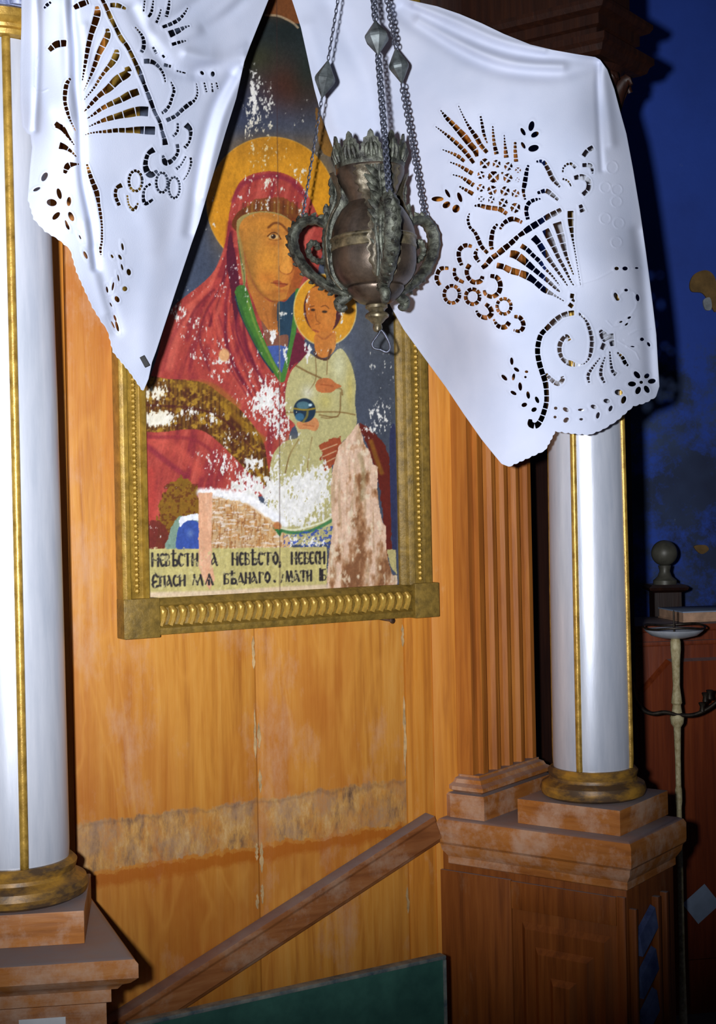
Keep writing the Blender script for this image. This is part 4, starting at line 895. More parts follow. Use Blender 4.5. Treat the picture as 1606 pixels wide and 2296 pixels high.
        E = np.concatenate([o1[:, [0, 1]], o1[:, [0, 2]], o2[:, [0, 1]], o2[:, [0, 2]]]); lo_ = E.min(1); hi_ = E.max(1); key = lo_.astype(np.int64)*(H*Wd)+hi_
        uq, inv = np.unique(key, return_inverse=True); l = (uq//(H*Wd)).astype(int); h = (uq % (H*Wd)).astype(int)
        t = G[l]/(G[l]-G[h]); t = np.clip(t, .02, .98); NV = V[l]+(V[h]-V[l])*t[:, None]; ei = inv.ravel()+nv; n1, n2 = len(o1), len(o2)
        p1, p2 = ei[:n1], ei[n1:2*n1]; p3, p4 = ei[2*n1:2*n1+n2], ei[2*n1+n2:]
        tris += [np.stack([o1[:, 0], p1, p2], 1), np.stack([p3, o2[:, 1], o2[:, 2]], 1), np.stack([p3, o2[:, 2], p4], 1)]
        Tt = np.concatenate(tris); VV = np.concatenate([V, NV]); used = np.unique(Tt); mp = np.full(len(VV), -1); mp[used] = np.arange(len(used))
        return grid_mesh(VV[used], mp[Tt][:, ::-1])
def segd_fast(x, y, P):
    return segd(x, y, list(P)+[P[0]])
def XF(ox, oy, sc): return lambda pts: [(ox+p[0]/sc, oy+p[1]/sc)+((p[2]/sc,) if len(p) > 2 else ()) for p in pts]
def Dwall(px, py, off): return onpl(px, py, W(0, off, 0), WN).y

# ---- right cloth
def scallop(P, a, b, n_, amp):      # small scallops on the stretch a->b
    out = []; L_ = math.hypot(b[0]-a[0], b[1]-a[1]); nx, ny = (b[1]-a[1])/L_, -(b[0]-a[0])/L_
    for i in range(n_*6+1):
        t = i/(n_*6); q = amp*abs(sin(pi*t*n_)); out.append((a[0]+(b[0]-a[0])*t-nx*q, a[1]+(b[1]-a[1])*t-ny*q))
    return out
hemR = [(1140, 1046), (1178, 1029), (1222, 1009), (1234, 988), (1245, 966), (1290, 972), (1322, 974), (1352, 962), (1384, 942), (1420, 910), (1448, 902), (1472, 888)]
hemR2 = []
for i in range(len(hemR)-1):
    hemR2 += scallop(None, hemR[i], hemR[i+1], max(2, int(math.hypot(hemR[i+1][0]-hemR[i][0], hemR[i+1][1]-hemR[i][1])/13)), 2.2)
outR = [(632, -120), (655, 0), (675, 62), (690, 130), (705, 200), (720, 255), (735, 300), (752, 345), (790, 450), (830, 570), (868, 672), (905, 738), (950, 800), (1000, 868), (1040, 928), (1080, 985), (1110, 1022), (1125, 1040)]+hemR2+\
       [(1479, 866), (1476, 820), (1472, 750), (1465, 690), (1456, 620), (1448, 560), (1435, 470), (1420, 380), (1405, 300), (1391, 250), (1378, 200), (1362, 156), (1346, 134), (1335, 128), (1290, 121), (1240, 112), (1190, 100), (1130, 76), (1080, 52), (1030, 31), (980, 14), (930, 3), (880, -8), (820, -30), (760, -70), (720, -120)]
ctR = [(640, -100, Dwall(640, -100, .09)), (660, 30, Dwall(660, 30, .085)), (705, 200, Dwall(705, 200, .085)), (750, 340, Dwall(750, 340, .085)), (868, 672, Dwall(868, 672, .09)), (950, 800, Dwall(950, 800, .11)), (800, 0, 2.86), (900, 0, 2.84), (850, 300, 2.86),
       (1040, 930, 2.84), (1130, 1040, 2.76), (1000, 500, 2.79), (1100, 750, 2.745), (1080, 200, 2.755), (1180, 100, 2.75), (1200, 400, 2.72), (1250, 700, 2.72), (1240, 960, 2.75), (1345, 135, 2.755), (1345, 330, 2.74), (1340, 600, 2.73), (1330, 960, 2.76),
       (1400, 300, 2.80), (1410, 600, 2.79), (1420, 900, 2.82), (1447, 560, 2.86), (1478, 860, 2.89), (1380, 205, 2.81)]
crR = [([(905, 12), (1000, 62), (1100, 105), (1200, 128), (1330, 134)], .010, 13), ([(890, 25), (960, 70), (1060, 130), (1150, 158), (1250, 163), (1340, 145)], .013, 18), ([(930, 12), (1020, 45), (1120, 88), (1220, 112)], -.006, 9), ([(940, 45), (1040, 100), (1140, 140), (1260, 150)], -.010, 14),
       ([(1343, 140), (1341, 200), (1345, 300), (1350, 380)], .006, 7), ([(1352, 150), (1362, 230), (1372, 320)], -.008, 12), ([(740, 10), (775, 80), (830, 190), (850, 290)], .012, 26), ([(880, 60), (960, 180), (1040, 250)], -.008, 45), ([(1100, 180), (1130, 320), (1090, 480)], .004, 50),
       ([(690, 60), (720, 160), (755, 280)], -.008, 22), ([(1250, 200), (1262, 420), (1275, 620)], .003, 40), ([(1430, 520), (1450, 700), (1460, 850)], .012, 14)]
cR_ = Cloth(outR, 1.7, ctR, crR)
fA, fB, fC = XF(960, 220, 3.824), XF(960, 460, 3.824), XF(1100, 640, 4.015)
for st in [[(60, 240, 6), (140, 300, 22), (220, 365, 36), (300, 440, 38), (350, 500, 36), (395, 560, 30)], [(105, 100, 8), (160, 170, 34), (215, 225, 42), (265, 280, 50), (315, 335, 60), (360, 395, 54), (405, 450, 50), (420, 505, 26)],
           [(260, 62, 8), (300, 150, 12), (345, 235, 24), (375, 280, 32), (420, 345, 42), (450, 400, 38), (510, 470, 34)], [(450, 150, 16), (465, 230, 26), (480, 310, 26), (510, 390, 10)], [(555, 235, 12), (560, 320, 24), (570, 400, 30), (590, 485, 42)],
           [(653, 310, 8), (660, 400, 22), (672, 515, 44)], [(748, 372, 22), (748, 450, 30), (756, 550, 38)], [(120, 440, 8), (200, 470, 22), (260, 500, 34), (315, 545, 28)], [(185, 548, 10), (260, 575, 22), (320, 610, 34), (385, 650, 40)],
           [(208, 655, 10), (280, 675, 18), (330, 705, 36), (395, 750, 40)], [(265, 755, 14), (330, 790, 30), (390, 825, 38)], [(395, 925, 14), (440, 920, 30), (500, 935, 40), (570, 945, 40), (620, 955, 42), (680, 995, 34)],
           [(862, 570, 18), (848, 620, 32), (838, 680, 38), (828, 740, 40), (818, 800, 28), (835, 875, 20)], [(925, 545, 16), (985, 545, 34), (1030, 610, 38), (1070, 690, 40), (1135, 765, 20)], [(935, 815, 24), (1010, 795, 40), (1060, 825, 36), (1120, 875, 24)],
           [(970, 862, 12), (915, 872, 30), (865, 900, 36), (842, 960, 36), (858, 1045, 34)], [(1420, 420, 42), (1370, 450, 42), (1330, 500, 38)], [(1320, 575, 34), (1395, 580, 34), (1415, 650, 14)], [(1250, 685, 36), (1320, 675, 46), (1375, 710, 44), (1375, 780, 42), (1325, 830, 36)],
           [(1270, 600, 30), (1220, 560, 22), (1165, 590, 18), (1155, 640, 14)], [(1150, 690, 18), (1200, 710, 16), (1230, 760, 10)], [(1305, 910, 28), (1330, 980, 50)]]: cR_.stroke(fA(st))
for cx, cy, r in [(487, 560, 45), (588, 563, 38), (690, 585, 38), (772, 618, 28), (455, 660, 36), (562, 675, 52), (684, 685, 42), (768, 700, 22), (453, 770, 36), (548, 790, 44), (660, 797, 42), (750, 818, 36), (457, 866, 28), (543, 872, 32), (645, 897, 42), (750, 940, 46), (638, 642, 14)]:
    cR_.eyelet(960+cx/3.824, 220+cy/3.824, r/3.824, .55+.3*((cx*7) % 3))
for cx, cy, a, b, g in [(82, 865, 52, 22, 0), (168, 817, 40, 14, 60), (272, 850, 44, 18, 70), (158, 915, 36, 26, -35), (240, 948, 36, 30, -60), (815, 288, 36, 16, 60), (887, 240, 44, 24, -75), (917, 312, 36, 22, -30), (817, 405, 32, 14, 60), (905, 430, 46, 28, -15)]:
    cR_.oval(960+cx/3.824, 220+cy/3.824, a/3.824, b/3.824, g)
for st in [[(1145, 35, 34), (1095, 65, 46), (1035, 95, 48), (980, 130, 46), (925, 165, 54), (868, 200, 54), (820, 235, 44), (775, 265, 34), (740, 300, 44), (695, 340, 44), (645, 380, 52), (590, 425, 44), (540, 460, 46), (500, 510, 42), (460, 540, 36)],
           [(358, 65, 8), (342, 120, 24), (360, 190, 26), (400, 230, 28), (430, 290, 36), (460, 355, 34), (515, 415, 30)], [(598, 158, 20), (560, 210, 34), (545, 280, 40), (540, 340, 38), (550, 385, 34)], [(615, 210, 20), (650, 155, 34), (710, 120, 44), (760, 125, 36), (810, 150, 32)],
           [(585, 515, 50), (650, 530, 50), (710, 560, 58), (780, 580, 56), (845, 605, 64), (905, 645, 50), (950, 685, 48), (1005, 730, 48), (1080, 770, 22), (1170, 825, 8)], [(700, 415, 60), (760, 430, 72), (840, 490, 60), (910, 550, 44), (970, 600, 40), (1030, 650, 36), (1100, 715, 26), (1135, 745, 8)],
           [(795, 345, 44), (850, 380, 40), (900, 430, 36), (955, 480, 38), (1000, 540, 26), (1060, 600, 20), (1130, 690, 10)], [(900, 270, 60), (945, 320, 52), (990, 390, 52), (1030, 450, 42), (1080, 520, 32), (1150, 620, 22), (1200, 695, 8)],
           [(1005, 205, 62), (1045, 285, 60), (1085, 370, 44), (1120, 450, 34), (1170, 540, 28), (1230, 660, 14), (1255, 690, 8)], [(1105, 145, 76), (1125, 210, 66), (1145, 280, 60), (1165, 360, 46), (1190, 450, 26), (1250, 600, 12)], [(1222, 45, 50), (1225, 100, 56), (1228, 170, 46), (1240, 280, 22), (1265, 420, 10), (1310, 690, 6)],
           [(180, 540, 28), (110, 545, 38), (80, 590, 36), (75, 640, 38), (105, 690, 30)], [(380, 355, 28), (320, 345, 38), (270, 385, 38), (265, 450, 38), (290, 520, 32)], [(425, 370, 18), (405, 430, 38), (440, 490, 30)], [(230, 535, 28), (225, 580, 30), (245, 630, 36), (310, 665, 28)],
           [(360, 505, 40), (332, 560, 38), (345, 620, 36), (390, 660, 42), (450, 650, 42), (470, 605, 32)], [(530, 605, 32), (590, 620, 42), (620, 680, 42), (605, 750, 42), (550, 785, 38), (495, 765, 32), (480, 725, 26)], [(490, 845, 32), (530, 880, 42), (545, 930, 42), (500, 965, 42), (440, 945, 32), (412, 900, 20)],
           [(560, 975, 16), (600, 1035, 36), (660, 1045, 44), (700, 1000, 40)], [(735, 955, 28), (790, 965, 38), (820, 1030, 38), (790, 1080, 34), (730, 1070, 20)], [(1240, 755, 36), (1235, 800, 30), (1260, 830, 12)], [(1205, 845, 36), (1245, 875, 36)]]: cR_.stroke(fB(st))
def ring(C, ox, oy, sc, cx, cy, rx_, ry_, w_): C.stroke([(ox+(cx+rx_*cos(a))/sc, oy+(cy+ry_*sin(a))/sc, w_/sc) for a in np.linspace(0, 2*pi, 13)[:-1]], 1.8, 1.2, closed=True)
for q in [(205, 765, 66, 74, 32), (383, 785, 60, 64, 34), (652, 868, 60, 66, 30)]: ring(cR_, 960, 460, 3.824, *q)
for st in [[(760, 245, 44), (700, 255, 48), (640, 275, 44), (580, 320, 52), (510, 385, 44), (455, 445, 44), (430, 530, 46), (425, 605, 46), (440, 695, 48), (465, 780, 46), (495, 870, 50), (505, 960, 44), (505, 1050, 44), (485, 1130, 46), (455, 1210, 46), (415, 1260, 54), (362, 1250, 54), (360, 1200, 30)],
           [(790, 250, 24), (850, 300, 20), (890, 380, 34), (915, 480, 40), (910, 580, 38), (880, 670, 18), (820, 715, 12), (730, 705, 50), (660, 670, 36), (625, 600, 38), (630, 520, 42), (680, 455, 34), (715, 500, 40)], [(500, 790, 20), (550, 850, 38), (610, 885, 42), (650, 850, 38), (645, 815, 28)],
           [(985, 400, 20), (1020, 450, 70), (1050, 500, 60)], [(1085, 430, 44), (1090, 490, 46), (1100, 550, 36)], [(1030, 520, 46), (1000, 580, 34)], [(990, 650, 10), (920, 740, 22), (880, 810, 30), (890, 880, 18)], [(1035, 640, 10), (1005, 720, 24), (995, 800, 32), (1030, 880, 22)],
           [(1075, 590, 12), (1085, 700, 22), (1100, 770, 30), (1135, 805, 44)], [(1140, 600, 14), (1190, 650, 32), (1215, 700, 34), (1245, 725, 14)]]: cR_.stroke(fC(st))
for cx, cy, a, b, g in [(1365, 485, 18, 16, 0), (1425, 530, 22, 12, 60), (1280, 550, 20, 6, 5), (1130, 95, 32, 18, 70), (1145, 125, 18, 13, 0), (1222, 42, 17, 13, 0), (1325, 110, 32, 16, 80), (1250, 290, 18, 10, -30), (1175, 328, 16, 8, -20), (1225, 350, 20, 8, -40),
                        (1358, 872, 16, 14, 0), (1320, 805, 38, 22, 50), (1408, 815, 26, 20, -40), (1453, 862, 36, 22, -10), (1275, 887, 36, 23, 0), (1330, 945, 36, 23, -65), (1408, 935, 36, 22, 60), (1155, 963, 36, 26, 10), (1200, 1030, 36, 21, -70), (1048, 1040, 30, 20, 10), (1082, 1108, 28, 16, -65),
                        (930, 1092, 28, 18, 20), (968, 1170, 30, 16, -75), (680, 1118, 30, 18, 30), (682, 1212, 28, 20, -40), (588, 1105, 16, 14, 0), (582, 1185, 14, 13, 0), (815, 1120, 28, 11, 0), (818, 1205, 18, 11, 0), (192, 682, 34, 15, 85), (235, 758, 28, 15, 35), (208, 824, 32, 14, -80), (125, 830, 34, 16, 45),
                        (325, 777, 16, 12, 0), (315, 825, 12, 11, 0), (268, 910, 38, 17, 85), (208, 968, 30, 15, 30), (340, 987, 34, 16, 80), (420, 1030, 32, 16, 65), (305, 1075, 26, 19, -20), (393, 1118, 26, 19, -30)]: cR_.oval(1100+cx/4.015, 640+cy/4.015, a/4.015, b/4.015, g)
for q in [(1383, 602, 5, 4), (1402, 602, 6, 4.5), (1428, 601, 4, 2.2)]: cR_.oval(*q)
rel = [[(1373+13*cos(a), 375+14*sin(a)) for a in np.linspace(0, 2*pi, 14)]]+[[(cx+12*cos(a), cy+12*sin(a)) for a in np.linspace(0, 2*pi, 12)] for cx, cy in ((1358, 420), (1384, 425), (1383, 452), (1358, 490), (1388, 500), (1383, 543))]
rel += [fC([(1145, 120), (1180, 70), (1222, 42), (1290, 60), (1325, 110), (1310, 200), (1250, 290), (1225, 350), (1100, 370), (1050, 320)]), fC([(1205, 490), (1365, 485), (1425, 530)]), fC([(1150, 500), (1250, 560), (1310, 600), (1340, 665)]), fC([(1250, 440), (1320, 400), (1440, 390)]), [(1290, 640), (1340, 625), (1383, 602), (1428, 601)]]
tR = link('embroidered_cloth', cR_.build(relief=rel), MT['cloth'])
props(tR, 'white cutwork cloth pinned to the dark entablature, hanging over the silver column', 'cloth', 'cutwork cloths draped over the icon')

# ---- left cloth
fL1, fL2, fL3, fL4 = XF(60, 0, 6.177), XF(280, 0, 6.692), XF(60, 260, 4.015), XF(60, 500, 5.353)
hemL = [(62, 450), (74, 492), (100, 520), (130, 538), (156, 560), (170, 610), (190, 655), (206, 690), (226, 722), (240, 742), (252, 790), (290, 836), (316, 874)]
hemL2 = []
for i in range(len(hemL)-1): hemL2 += scallop(None, hemL[i], hemL[i+1], max(1, int(math.hypot(hemL[i+1][0]-hemL[i][0], hemL[i+1][1]-hemL[i][1])/14)), -2.0)
outL = [(640, -120), (602, 0), (578, 60), (560, 105), (548, 138), (530, 220), (505, 300), (480, 385), (446, 500), (430, 545), (395, 650), (350, 788), (341, 812), (333, 850), (322, 876)]+hemL2[::-1]+[(67, 380), (72, 330), (68, 302), (60, 299), (50, 284), (45, 235), (45, 150), (48, 60), (48, -120)]
ctL = [(48, -100, 2.19), (48, 100, 2.185), (50, 280, 2.19), (70, 0, 2.16), (68, 200, 2.155), (68, 420, 2.165), (110, 0, 2.13), (110, 250, 2.125), (110, 500, 2.15), (165, 0, 2.155), (170, 200, 2.16), (180, 400, 2.17), (185, 620, 2.20), (250, 0, 2.21), (260, 200, 2.22), (270, 400, 2.25), (240, 700, 2.28),
       (320, 872, 2.39), (345, 790, 2.40), (395, 650, 2.42), (330, 500, 2.31), (430, 540, 2.43), (380, 200, 2.33), (400, 0, 2.34), (500, 300, 2.47), (548, 140, 2.50), (600, 0, 2.54), (640, -110, 2.58), (480, 60, 2.43)]
crL = [([(160, -60), (163, 40), (170, 110), (172, 200), (180, 280), (186, 400), (205, 500), (215, 600)], .014, 9), ([(145, 0), (150, 120), (155, 260)], -.008, 12), ([(78, -80), (84, 60), (82, 200), (78, 290)], .010, 8), ([(190, 60), (196, 180)], -.006, 12), ([(300, 20), (345, 110), (400, 160), (470, 150), (560, 110)], .012, 16), ([(300, -20), (330, 60), (380, 110), (470, 120)], -.006, 20),
       ([(420, 120), (480, 135), (545, 125)], -.010, 14), ([(440, 170), (490, 165), (540, 150)], .008, 14), ([(520, 170), (480, 240), (455, 330), (440, 420), (425, 520)], .010, 13), ([(545, 160), (505, 250), (480, 340), (458, 440)], -.012, 12), ([(350, 60), (420, 20), (500, -40)], .010, 16), ([(460, 60), (520, 20), (580, -40)], .010, 15), ([(400, 90), (470, 50), (540, -10)], -.008, 15),
       ([(330, 480), (350, 560), (330, 700), (325, 800)], -.006, 30), ([(210, 560), (235, 650), (260, 740)], .008, 14), ([(190, 500), (215, 610), (240, 700)], -.006, 12), ([(392, 360), (390, 460), (370, 560)], .005, 24)]
cL_ = Cloth(outL, 1.7, ctL, crL)
for st in [[(340, 25, 30), (280, 70, 50), (235, 120, 20)], [(650, 110, 60), (740, 65, 85), (860, 20, 70)], [(1150, 70, 60), (1260, 75, 66), (1380, 125, 30)], [(305, 700, 60), (400, 620, 95), (500, 600, 95), (555, 600, 85)],
           [(970, 80, 40), (980, 180, 92), (950, 300, 92), (900, 450, 76), (850, 650, 66), (810, 880, 46), (770, 1120, 15)], [(1115, 390, 40), (1120, 490, 86), (1060, 620, 92), (1000, 740, 76), (950, 880, 64), (890, 1040, 38), (840, 1150, 20), (790, 1260, 8)],
           [(1245, 680, 40), (1240, 760, 92), (1190, 860, 84), (1100, 970, 56), (1010, 1090, 42), (930, 1220, 32), (790, 1390, 12)], [(1385, 920, 60), (1400, 1010, 105), (1260, 1100, 122), (1140, 1220, 102), (1020, 1310, 66), (920, 1410, 56), (860, 1480, 38), (790, 1550, 10)],
           [(1555, 1265, 95), (1430, 1310, 104), (1300, 1380, 88), (1160, 1440, 70), (1030, 1510, 56), (920, 1590, 35), (835, 1645, 10)], [(1690, 1545, 136), (1560, 1540, 132), (1430, 1565, 122), (1270, 1605, 86), (1110, 1650, 66), (980, 1700, 35), (860, 1755, 15)],
           [(1785, 1810, 116), (1650, 1805, 112), (1520, 1800, 92), (1390, 1805, 72), (1250, 1805, 62), (1110, 1820, 48), (980, 1830, 30), (880, 1845, 20), (800, 1870, 12)], [(610, 1080, 30), (555, 1160, 60), (530, 1300, 60), (530, 1420, 50), (560, 1540, 50), (600, 1660, 30), (680, 1820, 10)],
           [(390, 1700, 60), (450, 1750, 70), (530, 1820, 50), (600, 1920, 20)]]: cL_.stroke(fL1(st))
cL_.stroke([(226, -8, 8), (238, 16, 8.5), (248, 39, 10), (259, 61, 8.5), (272, 86, 10), (286, 105, 8.5), (302, 137, 9), (314, 164, 11), (325, 193, 8), (337, 224, 9.5), (347, 251, 8), (358, 273, 8), (364, 296, 8), (369, 313, 10), (371, 326, 13)], 1.5, 2.2)
for st in [[(300, 0, 26), (280, 180, 26)], [(430, 0, 22), (400, 180, 46), (350, 260, 38)], [(545, 130, 20), (520, 230, 34), (470, 350, 42)], [(670, 0, 30), (655, 120, 50), (620, 260, 56)], [(950, 110, 15), (890, 210, 40), (800, 300, 58), (690, 360, 58), (560, 410, 48)], [(980, 385, 20), (900, 410, 46), (800, 460, 84), (660, 520, 112)],
           [(930, 610, 12), (850, 625, 46), (700, 670, 52)], [(150, 400, 15), (250, 520, 40), (285, 620, 58), (280, 720, 62), (245, 790, 56)], [(280, 920, 72), (370, 920, 76), (450, 950, 58), (540, 1040, 40), (590, 1140, 34), (610, 1240, 18)], [(420, 700, 34), (480, 810, 44)], [(560, 820, 34), (600, 870, 36)], [(580, 970, 56), (700, 1000, 42)], [(770, 1060, 30), (920, 1100, 20)],
           [(690, 1220, 15), (740, 1350, 45), (710, 1460, 45), (670, 1580, 48), (600, 1670, 56), (550, 1700, 46)], [(1075, 1240, 10), (1090, 1400, 30), (1050, 1500, 40), (970, 1560, 66), (870, 1640, 62), (760, 1740, 58), (620, 1810, 66)], [(795, 1840, 35), (790, 1970, 40), (720, 2050, 45)],
           [(1190, 1230, 25), (1230, 1390, 32)], [(1305, 1240, 18), (1320, 1390, 30)], [(1370, 1230, 22), (1400, 1340, 30)]]: cL_.stroke(fL2(st))
cL_.oval(280+1160/6.692, 1095/6.692, 5.2, 3.6, 50); cL_.oval(280+1320/6.692, 1110/6.692, 4.4, 6, 0)
for st in [[(1430, 75, 58), (1475, 130, 38), (1465, 230, 22), (1420, 290, 36)], [(260, 80, 48), (320, 110, 48), (370, 180, 28), (430, 265, 8)], [(290, 265, 66), (340, 280, 48), (400, 320, 24), (450, 370, 10)], [(340, 520, 28), (370, 450, 56), (430, 435, 28), (475, 435, 10)], [(540, 430, 18), (570, 530, 36), (595, 600, 42), (630, 690, 46), (650, 800, 28), (665, 890, 28), (675, 980, 18), (675, 1120, 18)],
           [(1150, 300, 56), (1095, 340, 38), (1070, 420, 42), (1080, 490, 56), (1120, 530, 56), (1180, 490, 22)], [(1355, 250, 32), (1360, 330, 28), (1310, 400, 38), (1250, 420, 52), (1225, 350, 18)], [(860, 620, 46), (810, 650, 32), (800, 720, 32), (835, 810, 32)], [(905, 710, 18), (920, 800, 18), (965, 845, 32), (1005, 780, 14)], [(1120, 610, 24), (1065, 650, 22), (1050, 730, 30), (1070, 790, 34), (1140, 750, 22)],
           [(1435, 360, 16), (1390, 440, 18), (1345, 480, 34)], [(1475, 370, 22), (1480, 430, 22), (1450, 520, 12), (1410, 580, 9)]]: cL_.stroke(fL3(st), 1.8)
for q in [(980, 585, 60, 92, 26), (1218, 600, 52, 90, 24), (1328, 645, 50, 96, 22)]: ring(cL_, 60, 260, 4.015, *q)
cL_.stroke(fL4([(905, 0, 20), (905, 200, 24), (885, 300, 34), (890, 390, 22)]))
for cx, cy, a, b, g in [(160, 548, 44, 24, -60), (90, 660, 36, 14, -25), (292, 700, 50, 21, 75), (225, 780, 46, 32, 10), (380, 770, 42, 20, -85), (265, 900, 44, 22, -45), (400, 905, 45, 22, 65), (362, 980, 45, 11, 70)]: cL_.oval(60+cx/4.015, 260+cy/4.015, a/4.015, b/4.015, g)
for cx, cy, a, b, g in [(490, 40, 45, 18, 65), (705, 385, 50, 18, 65), (640, 170, 30, 8, 65), (1150, 285, 45, 14, 80), (1120, 410, 35, 16, 60), (1025, 400, 25, 13, 60), (1145, 530, 40, 12, 75), (1225, 590, 40, 26, 80), (1100, 660, 45, 9, 80), (1035, 760, 55, 12, -80), (965, 800, 40, 12, 80), (1178, 790, 30, 30, 0), (1085, 915, 40, 26, 60), (1010, 980, 30, 8, 65), (1060, 1140, 40, 13, 70), (1085, 1240, 65, 16, 75), (1035, 1220, 50, 9, 65)]:
    cL_.oval(60+cx/5.353, 500+cy/5.353, a/5.353, b/5.353, g)
tL = link('embroidered_cloth', cL_.build(relief=[[(77, 195), (82, 204), (95, 206), (107, 200)], [(84, 130), (80, 150), (86, 160)]]), MT['cloth'])
props(tL, 'white cutwork cloth hanging over the left column to a point with a black clip', 'cloth', 'cutwork cloths draped over the icon')
# black clip at the tip of the left cloth
pc = at(325, 811, 2.375); dv = Vector((.45, .1, -.9)).normalized(); dn = Vector((.1, -1, 0)).normalized(); dx_ = dv.cross(dn).normalized()
tc_ = thing('black_clip', pc, 'small black clip on the hanging tip of the left cloth', 'clip')
link('front_jaw', frame_box_me(pc-dv*.0095-dx_*.0045+dn*.004, dv, dx_, dn, .019, .009, .004, .001), MT['black'], tc_)
link('rear_jaw', frame_box_me(pc-dv*.0095-dx_*.0045-dn*.03, dv, dx_, dn, .019, .009, .003, .0008), MT['black'], tc_)

# ================================================================= OIL LAMP
LD = 2.60; px_m = LD/F
lup = Vector((-sin(rad(1.5)), 0, cos(rad(1.5)))); LB = at(838, 545, LD)
lex = (Vector((1, 0, 0))-lup*lup.x).normalized(); ley = lup.cross(lex)
def LP(r, az, z): return LB+lup*z+lex*(r*cos(az))+ley*(r*sin(az))
k_ = px_m
tl = thing('oil_lamp', LP(0, 0, -190*k_), 'tarnished bronze hanging oil lamp with three scroll arms in front of the icon', 'lamp')
def lp(prof, name, mat, seg=56, mod=None): return link(name, lathe_me([(r*k_, z*k_) for r, z in prof], LB, lup, seg, 40, mod), mat, tl)
lp([(72, 172), (76, 168), (77, 160), (76, 152), (74, 144), (70, 136), (64, 124), (57, 108), (53, 98), (54, 92), (53, 90)], 'neck', MT['bronze'])
lp([(53, 91), (60, 84), (70, 74), (80, 58), (88, 42), (93, 26), (95, 14), (95, 12)], 'shoulder', MT['bronze'])
lp([(95, 13), (98, 10), (98, 6), (95, 3), (96, -1), (95, -4), (97, -10), (97, -15), (94, -17)], 'belt', MT['brassy'])
lp([(94.5, -16), (95, -30), (94, -48), (90, -66), (82, -82), (70, -94), (60, -98)], 'bowl', MT['bronze'])
lp([(61, -97), (64, -100), (64, -104), (61, -110), (52, -122), (38, -133), (24, -138)], 'lower_bowl', MT['bronze'])
fin = lp([(22, -137), (25, -140), (25, -146), (20, -149), (17, -154), (24, -158), (27, -162), (26, -167), (19, -172), (14, -178), (9, -182), (11, -190), (9, -197), (3, -200)], 'finial', MT['brassy'], 32)
# pierced crown of leaves round the rim
lp([(70, 166), (76, 164), (78, 172), (76, 180), (73, 184), (70, 184)], 'rim', MT['patina'])
for k in range(10):
    a = 2*pi*k/10+.35; rr = 73*k_; v = []; f = []
    sh = [(-.30, 172), (-.31, 188), (-.27, 196), (-.29, 204), (-.21, 209), (-.20, 217), (-.10, 220), (-.07, 230), (0, 236), (.07, 230), (.10, 220), (.20, 217), (.21, 209), (.29, 204), (.27, 196), (.31, 188), (.30, 172)]
    for off in (0, .0045):
        for da, z in sh: v.append(LP(rr+off+.00006*max(0, z-180)*(1 if z > 215 else .6), a+da*1.02, z*k_))
    n = len(sh); f = [tuple(range(n)), tuple(range(n, 2*n))]+[(i, (i+1) % n, n+(i+1) % n, n+i) for i in range(n)]
    lf = link('crown_leaf', mesh(v, f), MT['patina'], tl)
    for da in (-.16, 0, .16):
        pts = [LP(rr+.004, a+da, 176*k_), LP(rr+.008, a+da*.8, 195*k_), LP(rr+.008, a+da*.5, (216-abs(da)*60)*k_)]
        link('rib', tube_me([Vector(p) for p in spline(pts, 2)], [.002, .0035, .0045, .0035, .002], 6), MT['patina'], lf)
